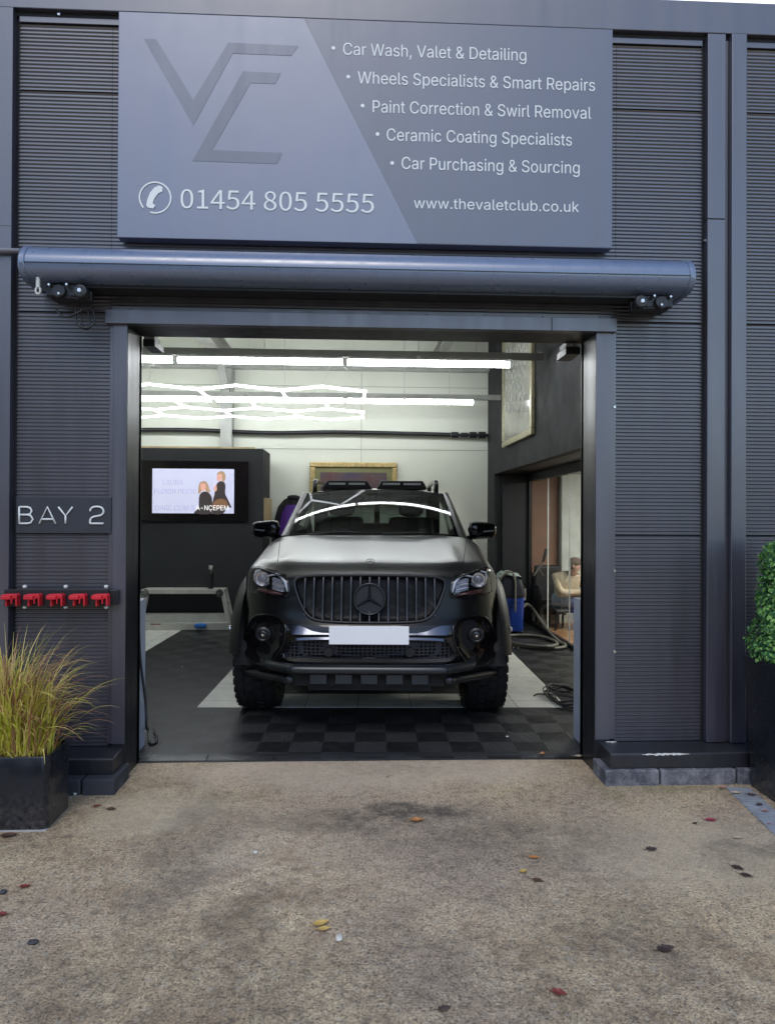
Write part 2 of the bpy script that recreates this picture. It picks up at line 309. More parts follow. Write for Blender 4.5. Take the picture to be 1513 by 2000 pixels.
# outlines of a plain grotesque alphabet and of humanist figures, thousandths of an em: glyph, advance, loops
GLYPHS = '&448:197,-7,165,-5,136,1,110,12,88,26,69,42,54,62,43,84,36,108,34,133,36,154,40,173,47,189,58,205,70,220,85,235,101,249,120,264,140,279,216,335,223,340,230,346,237,352,243,359,249,367,255,375,259,384,261,394,262,405,260,420,255,434,245,445,233,454,219,459,201,461,189,460,178,457,168,453,159,447,151,440,145,431,141,421,138,411,137,399,138,386,141,375,145,363,152,352,159,340,169,327,179,314,191,300,204,284,438,0,364,0,171,231,121,293,108,310,96,327,87,344,81,361,77,379,75,398,77,420,82,440,91,458,102,474,117,488,134,499,154,507,176,512,200,513,224,512,246,507,266,499,283,488,297,475,308,459,317,442,322,424,324,404,323,389,320,375,315,362,309,349,301,336,291,325,281,314,269,303,256,293,154,217,135,202,121,188,110,174,103,161,98,146,97,131,98,115,102,101,109,87,118,76,130,66,143,57,158,51,175,48,193,46,213,48,232,52,251,59,269,69,286,81,301,95,315,112,327,131,336,151,343,174,348,198,349,224,408,224,406,194,403,167,397,144,389,124,380,107,371,92,361,80,353,70,345,62,333,47,315,30,294,17,271,7,246,-1,221,-5 ,188:38,-119,68,71,137,71,84,-119 -453:337,244,337,188,114,188,114,244 .188:95,-4,83,-3,73,1,63,9,55,18,51,29,50,41,51,53,55,64,63,73,73,81,83,85,95,87,107,85,118,81,128,73,135,64,140,53,141,41,140,29,135,18,128,9,118,1,107,-3 A480:16,0,201,509,276,509,463,0,395,0,287,302,280,323,272,346,264,372,255,402,244,438,232,478,245,478,233,437,222,402,213,371,204,345,197,322,191,302,85,0/110,142,110,199,370,199,370,142 C510:267,-7,225,-3,186,7,150,25,119,49,92,79,70,115,53,157,44,203,40,254,44,305,53,352,70,393,92,429,119,459,150,484,186,501,225,512,267,516,293,514,317,511,340,504,362,496,383,485,402,471,419,456,435,438,448,418,459,397,467,373,473,348,408,348,404,365,397,380,389,395,380,407,369,418,357,428,344,437,330,444,315,449,300,453,284,455,267,456,237,453,209,445,184,432,161,414,141,391,125,364,113,332,106,295,103,254,106,213,113,177,125,145,141,117,161,94,184,76,210,63,237,56,267,53,284,54,300,56,315,60,330,65,344,72,357,81,369,90,380,102,389,114,397,128,404,144,408,160,473,160,467,135,459,112,448,91,435,71,420,53,402,38,383,24,363,13,341,5,317,-2,293,-6 D502:219,0,96,0,96,57,215,57,254,60,288,68,318,81,343,99,363,122,379,149,390,181,397,216,399,255,397,294,390,329,379,361,364,388,344,410,320,428,291,441,258,449,221,452,93,452,93,509,225,509,273,505,315,495,353,478,385,455,412,426,433,391,449,351,458,306,462,255,458,205,449,159,433,119,411,83,384,54,351,31,312,14,268,3/125,509,125,0,60,0,60,509 E419:60,0,60,509,372,509,372,452,125,452,125,286,355,286,355,229,125,229,125,57,375,57,375,0 F410:60,0,60,509,369,509,369,452,125,452,125,278,346,278,346,221,125,221,125,0 H517:60,0,60,509,125,509,125,289,392,289,392,509,457,509,457,0,392,0,392,232,125,232,125,0 I300:31,0,31,57,118,57,118,452,31,452,31,509,269,509,269,452,183,452,183,57,269,57,269,0 L393:60,0,60,509,125,509,125,57,361,57,361,0 M628:60,0,60,509,152,509,277,187,280,179,284,170,287,159,291,147,295,135,299,123,303,110,307,97,311,84,315,71,319,60,322,49,307,49,311,59,314,71,318,83,322,95,326,108,330,121,334,134,338,146,342,158,346,169,349,179,352,187,476,509,568,509,568,0,504,0,504,291,504,302,504,314,504,327,505,340,505,354,505,369,506,413,506,428,507,443,507,457,513,457,508,441,503,425,498,409,492,393,487,378,482,363,477,348,472,335,467,322,463,310,459,300,456,291,342,0,286,0,170,291,167,300,163,310,159,321,155,333,150,347,145,361,140,376,134,392,129,408,124,424,118,441,112,457,119,457,119,444,120,430,120,416,120,401,121,386,121,372,122,328,122,315,122,302,122,291,122,0 N523:60,0,60,509,136,509,343,183,349,174,355,163,363,151,371,137,379,122,388,107,396,90,405,73,414,55,405,54,403,72,402,90,401,108,400,126,399,142,399,157,399,171,399,184,399,195,399,509,463,509,463,0,387,0,202,290,194,303,186,317,177,331,168,346,159,363,148,381,136,402,123,425,108,452,119,454,120,429,121,406,122,384,123,363,124,345,124,328,125,313,125,301,125,291,125,0 O533:267,-7,225,-3,186,7,150,25,119,49,92,79,70,115,53,157,44,203,40,254,44,305,53,352,70,393,92,429,119,459,150,484,186,501,225,512,267,516,309,512,348,501,384,484,415,459,442,429,464,393,480,352,490,305,493,254,490,203,480,157,464,115,442,79,415,49,384,25,348,7,309,-3/267,53,296,55,324,63,349,76,372,94,392,116,408,144,420,176,428,213,430,254,428,295,420,332,408,365,392,392,372,415,349,433,324,446,296,453,267,456,237,453,210,445,184,433,161,415,142,392,125,364,113,332,106,295,103,254,106,213,113,176,125,144,142,117,161,94,184,76,210,63,237,55 P445:60,0,60,509,235,509,272,506,305,499,332,487,356,471,375,452,390,430,400,404,407,377,409,348,407,318,400,291,390,265,375,243,356,223,332,207,305,195,272,188,235,186,109,186,109,242,233,242,257,244,279,248,297,256,312,266,324,279,333,294,339,310,343,328,344,348,343,367,339,385,333,402,324,416,312,428,297,439,279,446,257,451,232,452,125,452,125,0 R449:60,0,60,509,236,509,273,506,305,500,333,489,356,473,376,455,390,433,401,408,407,381,409,352,407,323,401,296,390,271,376,250,356,232,333,217,305,206,273,200,236,198,96,198,96,255,234,255,258,256,280,260,298,267,313,276,325,287,334,300,340,316,344,333,345,352,344,371,340,389,334,405,325,419,313,430,298,440,279,446,258,451,233,452,125,452,125,0/353,0,230,229,303,229,428,0 S447:224,-9,188,-7,156,-1,128,9,102,23,81,40,64,60,51,83,42,109,38,137,104,137,108,118,114,102,123,88,136,76,150,66,166,59,185,53,204,50,224,49,246,50,267,54,286,60,303,69,317,79,329,92,338,106,344,122,346,139,344,154,340,168,332,179,322,189,310,197,296,205,280,211,263,217,245,222,184,239,145,253,112,269,86,289,67,313,56,341,52,372,54,400,62,425,75,448,92,468,113,484,138,498,165,508,195,514,227,516,259,514,289,508,316,498,340,484,360,468,377,449,390,427,398,403,401,378,337,378,332,402,320,421,302,437,280,449,254,456,225,459,204,457,185,454,167,448,152,440,139,430,129,418,121,405,117,391,115,376,117,359,122,345,131,334,142,324,155,315,169,308,184,302,198,297,212,293,264,279,279,275,295,270,312,264,328,256,344,248,359,238,372,226,384,213,395,198,402,180,407,161,408,139,406,112,399,87,386,64,370,43,349,25,323,11,294,0,261,-7 T449:32,452,32,509,417,509,417,452,257,452,257,0,193,0,193,452 U517:259,-8,220,-6,186,2,154,15,126,33,103,55,85,80,71,108,63,140,60,173,60,509,124,509,124,178,126,155,132,133,141,113,153,95,169,80,187,68,208,59,232,53,259,52,285,53,309,59,331,68,349,80,364,95,377,113,385,133,391,155,393,178,393,509,457,509,457,173,454,140,446,108,433,80,414,55,391,33,363,15,332,2,297,-6 V480:204,0,16,509,84,509,192,206,199,187,207,164,215,137,225,106,236,71,248,31,235,31,247,71,257,107,267,138,276,165,283,187,290,206,395,509,463,509,278,0 W686:155,0,16,509,82,509,163,196,167,179,172,162,175,145,179,128,183,111,187,94,190,76,194,58,197,40,189,40,193,58,196,76,200,94,203,111,207,128,211,145,215,162,220,179,224,196,306,509,380,509,462,196,466,179,470,162,474,145,478,128,482,111,486,94,490,76,494,58,497,40,488,40,492,58,495,76,499,94,503,111,506,128,510,145,515,162,519,179,523,196,603,509,670,509,530,0,455,0,368,323,362,345,357,368,351,391,346,417,341,445,336,475,350,475,345,446,340,420,335,395,330,371,324,347,318,323,230,0 a389:160,-9,137,-7,115,-3,94,5,76,15,60,29,48,45,38,63,32,84,30,108,32,128,36,146,43,161,53,174,64,184,78,193,92,200,108,206,125,211,143,214,161,217,178,220,200,223,218,225,234,227,247,229,257,231,265,235,271,240,274,246,276,255,276,257,275,272,272,285,267,297,260,307,251,315,240,322,227,327,212,330,196,331,178,330,163,327,149,322,137,316,127,309,118,301,110,292,104,283,100,274,41,291,51,313,64,331,79,346,95,358,114,368,133,375,153,380,173,383,194,384,208,384,223,382,239,379,255,375,271,369,286,360,300,350,312,336,322,320,330,301,335,278,337,251,337,0,277,0,277,52,272,52,267,43,260,34,252,25,242,16,229,8,215,1,199,-4,181,-7/170,45,192,47,211,51,228,59,242,68,254,80,263,93,270,108,274,122,276,138,276,190,272,187,267,184,259,182,251,180,241,178,231,176,221,174,210,173,200,171,191,170,182,169,175,168,161,166,147,163,134,159,122,153,112,147,103,139,97,130,93,118,92,105,93,93,96,82,102,72,109,64,119,57,130,52,142,48,156,46 b424:229,-8,208,-7,189,-3,172,4,159,12,147,21,138,31,130,41,123,50,118,59,112,59,112,0,53,0,53,509,114,509,114,319,118,319,123,327,130,336,137,346,147,355,158,364,171,373,188,379,207,383,229,384,259,382,287,374,313,361,335,342,354,320,370,293,381,261,388,227,390,189,388,151,381,116,370,84,355,57,336,34,313,16,288,3,260,-6/220,47,242,49,262,55,279,66,294,80,306,97,316,117,323,139,327,163,328,189,327,215,323,239,316,261,307,281,295,298,280,311,262,322,243,328,220,330,198,328,178,322,161,312,147,299,134,282,125,263,118,241,114,216,113,189,114,162,118,138,125,115,135,95,147,78,162,65,179,55,198,49 c396:207,-8,174,-5,144,3,117,16,93,35,72,58,56,85,44,116,37,150,34,187,37,225,44,260,56,291,72,318,93,341,117,360,144,374,174,382,207,384,226,384,243,381,260,377,276,371,291,364,305,356,318,346,330,335,340,322,349,308,356,293,362,277,303,262,300,272,295,281,290,289,284,297,278,304,270,311,261,316,252,321,242,325,231,328,220,329,207,330,184,328,163,321,145,310,130,296,118,278,108,258,102,236,98,212,96,187,98,163,102,139,108,117,118,97,130,80,145,66,163,55,184,49,207,46,220,47,232,49,243,52,253,55,262,60,271,66,279,73,285,80,292,89,297,98,301,107,304,117,363,102,357,86,350,70,341,56,331,43,319,32,306,21,292,12,277,5,261,-1,244,-5,226,-7 e404:212,-8,177,-5,145,3,117,16,92,35,72,58,56,85,44,116,37,150,34,187,36,224,44,258,55,290,71,317,91,340,115,359,142,373,172,382,205,384,226,383,246,380,266,374,285,366,303,355,319,341,334,324,347,305,357,282,365,256,370,227,371,194,371,169,75,169,75,221,338,221,310,202,308,226,304,248,298,269,288,286,277,301,263,314,246,323,227,328,205,330,183,328,164,323,146,313,131,301,119,286,109,270,102,251,97,231,96,211,96,178,98,151,102,127,110,106,121,88,135,73,151,61,169,53,190,48,212,46,227,47,241,49,254,53,265,58,276,65,285,73,294,82,300,93,306,105,365,91,358,72,348,55,335,39,320,26,302,14,283,4,261,-3,237,-7 g425:207,-151,180,-149,156,-146,134,-140,114,-132,97,-122,82,-110,70,-97,59,-84,51,-69,101,-41,107,-49,114,-57,122,-66,131,-74,142,-82,154,-88,169,-93,187,-96,207,-97,236,-95,261,-87,282,-75,298,-58,308,-34,311,-6,311,68,306,68,301,60,294,51,287,41,277,32,266,23,252,16,236,10,217,6,195,5,165,7,138,14,113,27,90,43,71,65,55,90,43,120,36,154,34,191,36,229,43,263,55,293,71,320,90,342,112,361,138,374,166,382,196,384,218,383,237,379,253,373,267,365,279,356,288,346,296,336,302,327,308,319,313,319,313,379,372,379,372,-9,370,-40,363,-67,350,-90,334,-109,314,-124,291,-136,265,-144,237,-149/205,59,227,61,246,66,264,75,278,87,290,103,300,121,307,142,311,166,312,193,311,219,307,242,300,264,291,283,279,299,264,312,247,322,227,328,205,330,182,328,163,322,145,312,130,298,118,282,109,262,102,241,98,218,96,193,98,167,102,144,109,123,118,104,131,88,145,76,163,66,183,61 h410:114,227,114,0,53,0,53,509,114,509,114,287,102,287,116,319,132,344,152,362,175,374,200,382,227,384,252,383,275,377,295,369,313,356,328,340,341,321,350,298,355,271,357,240,357,0,296,0,296,235,293,263,286,286,273,304,256,318,235,326,210,329,192,328,176,324,161,317,147,308,136,297,126,283,119,266,115,248 i167:53,0,53,379,114,379,114,0/84,443,73,444,63,448,54,455,47,463,43,472,41,483,43,494,47,504,54,512,63,518,73,522,84,524,95,522,105,518,114,512,121,504,125,494,126,483,125,472,121,463,114,455,105,448,95,444 k381:110,137,110,212,121,212,284,379,360,379,184,199,177,199/53,0,53,509,114,509,114,0/294,0,148,186,191,229,372,0 l189:139,-2,112,0,91,8,74,20,62,37,55,59,53,84,53,509,114,509,114,99,114,83,117,71,120,62,126,57,135,53,146,52,152,52,157,52,160,53,164,53,167,54,170,54,181,3,175,1,169,0,162,-1,154,-2,147,-2 m610:53,0,53,379,112,379,112,295,108,295,114,314,122,331,132,346,144,358,158,368,172,376,187,382,203,385,219,386,245,383,268,375,287,361,303,342,314,320,321,295,312,295,318,312,326,329,337,343,350,356,364,366,381,375,398,381,417,385,437,386,458,385,478,380,497,372,514,361,529,346,541,328,550,307,555,283,557,255,557,0,496,0,496,254,493,279,485,298,473,313,456,323,438,329,419,330,402,329,387,326,374,320,363,312,353,302,345,290,340,277,336,263,335,247,335,0,274,0,274,260,272,280,265,297,253,311,238,322,220,328,199,330,185,329,171,326,158,320,145,312,135,302,126,289,119,274,115,257,114,238,114,0 n410:114,227,114,0,53,0,53,379,112,379,112,287,102,287,116,319,132,344,152,362,175,374,200,382,227,384,252,383,275,377,295,369,313,356,328,340,341,321,350,298,355,271,357,240,357,0,296,0,296,235,293,263,286,286,273,304,256,318,235,326,210,329,192,328,176,324,161,317,147,308,136,297,126,283,119,266,115,248 o415:207,-8,174,-5,144,3,117,16,93,35,72,58,56,85,44,116,37,150,34,187,37,225,44,260,56,291,72,318,93,341,117,360,144,374,174,382,207,384,241,382,271,374,299,360,323,341,343,318,359,291,371,260,379,225,381,187,379,150,371,116,359,85,343,58,323,35,299,16,271,3,241,-5/207,46,231,49,252,55,270,66,285,80,298,97,307,117,314,139,318,163,319,187,318,212,314,236,307,258,298,278,285,296,270,310,252,321,231,328,207,330,184,328,163,321,145,310,130,296,118,278,108,258,102,236,98,212,96,187,98,163,102,139,108,117,118,97,130,80,145,66,163,55,184,49 p424:53,-143,53,379,112,379,112,319,118,319,123,327,130,336,137,346,147,355,158,364,171,373,188,379,207,383,229,384,259,382,287,374,313,361,335,342,354,320,370,293,381,261,388,227,390,189,388,151,381,116,370,84,355,57,336,34,313,16,288,3,260,-6,229,-8,208,-7,189,-3,173,4,159,12,147,21,138,31,130,41,124,50,118,59,114,59,114,-143/220,47,242,49,262,55,279,66,294,80,306,97,316,117,323,139,327,163,328,189,327,215,323,239,316,261,307,281,295,298,280,311,262,322,243,328,220,330,198,328,178,322,161,312,147,299,134,282,125,263,118,241,114,216,113,189,114,162,118,138,125,115,135,95,147,78,162,65,179,55,198,49 r259:53,0,53,379,112,379,112,321,115,321,124,339,137,354,152,367,171,377,191,383,213,385,218,385,223,385,229,384,243,384,243,322,241,323,236,324,230,324,223,325,215,326,207,326,190,324,174,321,159,315,146,306,135,296,126,284,119,269,115,254,114,237,114,0 s365:182,-8,157,-7,133,-3,112,3,93,12,76,24,62,38,50,54,41,73,36,94,94,107,101,87,111,72,124,60,141,52,160,47,181,45,206,47,227,53,244,62,258,74,265,88,268,103,266,115,262,126,254,136,243,144,229,150,212,155,149,170,118,180,92,192,72,208,58,227,50,249,47,274,49,295,55,314,65,332,79,347,95,360,115,370,137,378,161,383,187,384,212,383,234,379,254,372,271,363,286,352,299,339,309,324,318,308,324,290,268,277,262,291,254,304,243,316,228,325,210,331,187,333,166,331,147,326,131,317,119,305,111,292,109,277,110,264,115,253,124,243,136,235,152,229,172,223,229,209,261,200,287,187,306,171,320,153,328,131,331,107,329,85,323,65,312,47,298,31,281,18,260,6,236,-2,210,-7 t227:204,379,204,327,6,327,6,379/65,471,126,471,126,98,127,83,130,70,136,61,144,55,156,51,170,50,175,50,180,50,185,51,191,52,197,53,202,54,213,2,207,0,200,-2,192,-3,184,-3,176,-4,168,-4,138,-1,113,7,92,21,77,41,68,64,65,93 u410:182,-5,158,-3,135,2,115,11,97,23,82,39,69,59,60,82,54,109,53,139,53,379,114,379,114,144,116,117,124,94,137,75,154,61,175,53,200,50,218,51,234,55,249,62,263,71,274,83,283,97,290,113,295,132,296,153,296,379,357,379,357,0,298,0,298,92,307,92,294,60,277,35,257,17,234,5,209,-3 v389:163,0,17,379,84,379,165,155,173,132,180,110,187,87,193,64,199,42,206,21,184,21,191,42,197,64,203,87,209,110,216,132,224,155,305,379,371,379,226,0 w567:138,0,23,379,87,379,133,214,140,190,147,164,154,137,161,107,168,75,175,41,165,41,172,74,179,105,186,135,192,163,199,189,206,214,252,379,316,379,362,214,368,189,375,163,382,136,388,106,395,75,402,41,391,41,399,75,406,106,413,135,420,163,427,189,434,214,480,379,545,379,429,0,368,0,319,172,314,189,309,207,305,225,300,243,295,262,291,280,286,299,281,318,277,338,291,338,286,319,281,299,277,280,272,262,267,243,263,225,258,207,253,189,248,172,199,0 Ç510:267,-7,225,-3,186,7,150,25,119,49,92,79,70,115,53,157,44,203,40,254,44,305,53,352,70,393,92,429,119,459,150,484,186,501,225,512,267,516,293,514,317,511,340,504,362,496,383,485,402,471,419,456,435,438,448,418,459,397,467,373,473,348,408,348,404,365,397,380,389,395,380,407,369,418,357,428,344,437,330,444,315,449,300,453,284,455,267,456,237,453,209,445,184,432,161,414,141,391,125,364,113,332,106,295,103,254,106,213,113,177,125,145,141,117,161,94,184,76,210,63,237,56,267,53,284,54,300,56,315,60,330,65,344,72,357,81,369,90,380,102,389,114,397,128,404,144,408,160,473,160,467,135,459,112,448,91,435,71,420,53,402,38,383,24,363,13,341,5,317,-2,293,-6/228,-146,228,-110,268,-110,280,-110,288,-108,294,-105,299,-101,301,-95,302,-88,301,-80,299,-75,294,-71,288,-68,280,-66,268,-66,240,-66,251,13,283,13,283,-3,283,-33,303,-35,319,-40,332,-47,341,-58,346,-71,348,-88,345,-106,339,-121,328,-132,313,-140,293,-145,269,-146'
FIGURES = '0194:97,-5,130,4,156,29,172,70,177,129,172,187,156,229,130,253,97,261,64,253,39,229,23,187,18,129,23,70,39,29,64,4/97,21,77,28,62,47,52,81,48,129,52,177,62,211,77,230,97,236,117,230,133,211,143,177,146,129,143,81,133,47,117,28 1194:31,0,172,0,172,27,120,27,120,257,96,257,85,251,72,246,58,242,42,238,42,218,88,218,88,27,31,27 4194:119,0,149,0,149,71,183,71,183,96,149,96,149,257,114,257,7,92,7,71,119,71/119,96,40,96,99,184,104,193,109,203,115,212,119,222,121,222,120,211,120,198,119,186,119,175 5194:92,-5,123,1,150,18,169,46,176,83,170,120,153,146,128,160,98,165,87,165,78,163,69,159,60,155,67,229,163,229,163,257,39,257,30,137,47,126,58,133,68,137,78,140,90,141,112,137,129,126,139,107,143,83,139,57,127,38,110,26,89,22,68,24,51,31,37,40,26,50,9,29,24,17,42,6,64,-2 8194:98,-5,131,1,156,15,172,36,178,62,175,85,165,104,151,118,135,129,135,131,147,142,158,156,166,174,169,193,164,220,150,242,128,256,99,261,71,256,49,243,34,222,28,195,31,177,39,161,50,147,63,136,63,135,46,123,31,107,20,88,16,64,22,36,39,15,65,1/116,139,94,149,75,160,62,175,57,195,60,212,69,225,82,234,98,237,117,233,130,224,139,209,142,191,140,177,135,164,127,151/98,19,77,23,60,33,49,48,44,67,47,84,54,100,66,113,80,125,106,114,127,101,142,85,148,63,144,45,134,31,119,22'
def _read(txt):
    out = {}
    for tok in txt.split(' '):
        adv, lp = tok[1:].split(':', 1)
        out[tok[0]] = (int(adv), [[int(q) for q in l.split(',')] for l in lp.split('/')])
    return out
FONTS = {'text': (_read(GLYPHS), 187.8, 508.7), 'figures': (_read(FIGURES), 78.4, 261.2)}
from mathutils.geometry import delaunay_2d_cdt
_GC = {}
def _wind(p, loops):
    n = 0
    for L in loops:
        for i in range(len(L)):
            a, b = L[i-1], L[i]
            if (a[1] <= p[1]) != (b[1] <= p[1]):
                x = a[0]+(p[1]-a[1])*(b[0]-a[0])/(b[1]-a[1])
                if x > p[0]: n += 1 if b[1] > a[1] else -1
    return n
def glyph_geo(ch, font):
    """filled glyph by the non-zero winding rule (strokes of one letter may overlap)"""
    if (font, ch) not in _GC:
        loops = [[(l[i]+.01*(i % 7), l[i+1]+.01*(i % 5)) for i in range(0, len(l), 2)] for l in FONTS[font][0][ch][1]]
        vs, es = [], []
        for L in loops:
            o = len(vs); vs += [Vector(p) for p in L]; es += [(o+i, o+(i+1) % len(L)) for i in range(len(L))]
        v, _, f, *_r = delaunay_2d_cdt(vs, es, [], 0, .02)
        keep = []
        for t in f:
            c = sum((v[i] for i in t), Vector((0, 0)))/len(t)
            if _wind(c, loops) != 0: keep.append(tuple(t))
        _GC[(font, ch)] = (v, keep)
    return _GC[(font, ch)]
def text_words(body, p0, width, cap, Y, build_word, font='text'):
    """flat lettering in a vertical plane, one mesh per word: p0 = left end of the baseline"""
    pen = 0; words = [[]]; tab, space, CAPH = FONTS[font]
    for ch in body:
        if ch == ' ': pen += space; words.append([]); continue
        v, f = glyph_geo(ch, font); words[-1].append((pen, v, f)); pen += tab[ch][0]
    xs = [pe+p.x for w_ in words for pe, v, f in w_ for p in v]; x0, x1 = min(xs), max(xs)
    sx = width/(x1-x0); sz = cap/CAPH
    for w_ in words:
        mb = MB()
        for pe, v, f in w_: mb.add([(p0[0]+(pe+p.x-x0)*sx, Y, p0[2]+p.y*sz) for p in v], f)
        if mb.v: build_word(mb)
# ================================================================== THE SETTING
def ground_mat():
    mt, t, b = nmat('wet_concrete_yard'); v = coords(t)
    warp = N(t, 'ShaderNodeVectorMath', operation='ADD'); t.links.new(v, warp.inputs[0])
    wn = N(t, 'ShaderNodeTexNoise'); wn.inputs['Scale'].default_value = 3.2; wn.inputs['Detail'].default_value = 5; t.links.new(v, wn.inputs['Vector'])
    ws = N(t, 'ShaderNodeVectorMath', operation='MULTIPLY_ADD'); ws.inputs[1].default_value = (.5,.5,0); ws.inputs[2].default_value = (-.25,-.25,0)
    t.links.new(wn.outputs[1], ws.inputs[0]); t.links.new(ws.outputs[0], warp.inputs[1]); wv = warp.outputs[0]
    def blob(cx, cy, rx, ry, soft=.6):
        mp = N(t, 'ShaderNodeMapping', vector_type='POINT'); mp.inputs['Location'].default_value = (-cx/rx, -cy/ry, 0); mp.inputs['Scale'].default_value = (1/rx, 1/ry, 0)
        t.links.new(wv, mp.inputs[0])
        ln = N(t, 'ShaderNodeVectorMath', operation='LENGTH'); t.links.new(mp.outputs[0], ln.inputs[0])
        r = N(t, 'ShaderNodeMapRange', interpolation_type='SMOOTHSTEP'); r.inputs[1].default_value = 1; r.inputs[2].default_value = 1-soft; t.links.new(ln.outputs[1], r.inputs[0])
        return r.outputs[0]
    big = noise(t, v, .9, 6, .6); mid = noise(t, v, 6, 6, .65); fine = noise(t, v, 85, 4, .6)
    c = ramp(t, big, .38, .60, (.27, .20, .13, 1), (.56, .44, .285, 1))
    c = mixc(t, ramp(t, mid, .40, .66), c, (.56, .455, .31))
    hue = noise(t, v, .55, 4, .5); c = mixc(t, mth(t, 'MULTIPLY', ramp(t, hue, .48, .62), .55), c, (.37, .295, .25))
    clump = noise(t, v, 24, 5, .7)
    c = mixc(t, mth(t, 'MULTIPLY', mth(t, 'SUBTRACT', 1, ramp(t, clump, .36, .50)), .5), c, (.115, .09, .066))
    # exposed aggregate
    vo = N(t, 'ShaderNodeTexVoronoi'); vo.inputs['Scale'].default_value = 150; t.links.new(wv, vo.inputs['Vector'])
    sep = N(t, 'ShaderNodeSeparateColor'); t.links.new(vo.outputs['Color'], sep.inputs[0])
    agg = ramp(t, sep.outputs[0], 0, 1, (.55, .53, .50, 1), (1.5, 1.45, 1.36, 1))
    c = mixc(t, .40, c, agg, 'MULTIPLY')
    grit = noise(t, v, 110, 3, .6)
    c = mixc(t, .8, c, ramp(t, grit, .33, .67, (.50, .48, .46, 1), (1.6, 1.56, 1.48, 1)), 'MULTIPLY')
    vo2 = N(t, 'ShaderNodeTexVoronoi'); vo2.inputs['Scale'].default_value = 62; t.links.new(v, vo2.inputs['Vector'])
    sep2 = N(t, 'ShaderNodeSeparateColor'); t.links.new(vo2.outputs['Color'], sep2.inputs[0])
    stone = ramp(t, sep2.outputs[1], .93, .95)
    c = mixc(t, mth(t, 'MULTIPLY', stone, .4), c, (.48, .43, .35))
    pit = ramp(t, fine, .36, .46)
    c = mixc(t, mth(t, 'MULTIPLY', mth(t, 'SUBTRACT', 1, pit), .75), c, (.055, .047, .038))
    # pale worn strip in front of the door
    pale = mth(t, 'MULTIPLY', blob(.1, .1, 1.45, .42, .5), .55)
    c = mixc(t, pale, c, (.62, .51, .39))
    pr = mth(t, 'MULTIPLY', blob(1.55, -.95, .9, .5, .7), .45); c = mixc(t, pr, c, (.55, .45, .31))
    pl = mth(t, 'MULTIPLY', blob(-.95, -.45, .5, .35, .7), .5); c = mixc(t, pl, c, (.58, .49, .35))
    # oil and damp stains
    st = mth(t, 'MAXIMUM', blob(.18, -.50, .62, .13, .6), mth(t, 'MULTIPLY', blob(.62, -.80, .85, .45, .8), .62))
    st = mth(t, 'MAXIMUM', st, mth(t, 'MULTIPLY', blob(-.72, -.95, .24, .95, .8), .62))
    st = mth(t, 'MAXIMUM', st, mth(t, 'MULTIPLY', blob(.95, -1.55, .6, .4, .9), .5))
    st = mth(t, 'MAXIMUM', st, mth(t, 'MULTIPLY', blob(.05, -.62, 1.0, .22, .9), .7))
    st = mth(t, 'MAXIMUM', st, mth(t, 'MULTIPLY', blob(-.9, -1.75, .5, .3, .9), .45))
    st = mth(t, 'MAXIMUM', st, mth(t, 'MULTIPLY', blob(1.75, -1.0, .5, .16, .8), .6))
    st = mth(t, 'MAXIMUM', st, mth(t, 'MULTIPLY', blob(-.42, -1.45, .22, .35, .8), .5))
    st = mth(t, 'MAXIMUM', st, mth(t, 'MULTIPLY', blob(.1, -2.15, 1.9, .75, .9), .48))
    st = mth(t, 'MULTIPLY', st, mth(t, 'ADD', .35, mth(t, 'MULTIPLY', ramp(t, noise(t, v, 5, 7, .75), .40, .56), .65)))
    st = mth(t, 'MULTIPLY', st, ramp(t, noise(t, v, 30, 4, .7), .22, .5))
    c = mixc(t, mth(t, 'MULTIPLY', st, .92), c, (.085, .070, .055))
    spots = ramp(t, noise(t, v, 7.5, 3, .5), .70, .74); c = mixc(t, mth(t, 'MULTIPLY', spots, .6), c, (.06, .052, .045))
    moss = mth(t, 'MAXIMUM', blob(1.72, -.28, .5, .16, .8), mth(t, 'MULTIPLY', blob(1.36, -.3, .1, .3, .8), .8))
    moss = mth(t, 'MULTIPLY', moss, ramp(t, noise(t, v, 22, 5, .7), .3, .6))
    c = mixc(t, mth(t, 'MULTIPLY', moss, .6), c, (.16, .15, .04))
    t.links.new(c, b.inputs['Base Color'])
    wet = mth(t, 'MAXIMUM', blob(-.30, -1.0, .60, .95, .8), mth(t, 'MULTIPLY', ramp(t, noise(t, v, 1.6, 4), .45, .65), .5))
    r = N(t, 'ShaderNodeMapRange'); r.inputs[3].default_value = .72; r.inputs[4].default_value = .13
    t.links.new(mth(t, 'MULTIPLY', wet, ramp(t, mid, .3, .6)), r.inputs[0]); t.links.new(r.outputs[0], b.inputs['Roughness'])
    h = mth(t, 'ADD', mth(t, 'MULTIPLY', fine, .7), mth(t, 'MULTIPLY', vo.outputs[0], .5)); h = mth(t, 'ADD', h, mth(t, 'MULTIPLY', mid, 1.2))
    bump(t, b, h, .9, .008)
    bn = [n for n in t.nodes if n.type == 'BUMP'][-1]; t.links.new(mth(t, 'SUBTRACT', .95, mth(t, 'MULTIPLY', wet, .6)), bn.inputs['Strength'])
    return mt
M_ground = ground_mat()
g = MB(); S = 80
rows = [[(x, y, 0) for x in (-S, -6, -3, 0, 3, 6, S)] for y in (-S, -6, -3, -1.5, 0, .24)]
tag(build(g.grid(rows), 'ground', M_ground), kind='structure')
o_ = B(-S, S, .24, S, -.3, -.02); tag(build(o_, 'terrain', M('dark_earth', (.05,.045,.04), .9)), kind='structure')
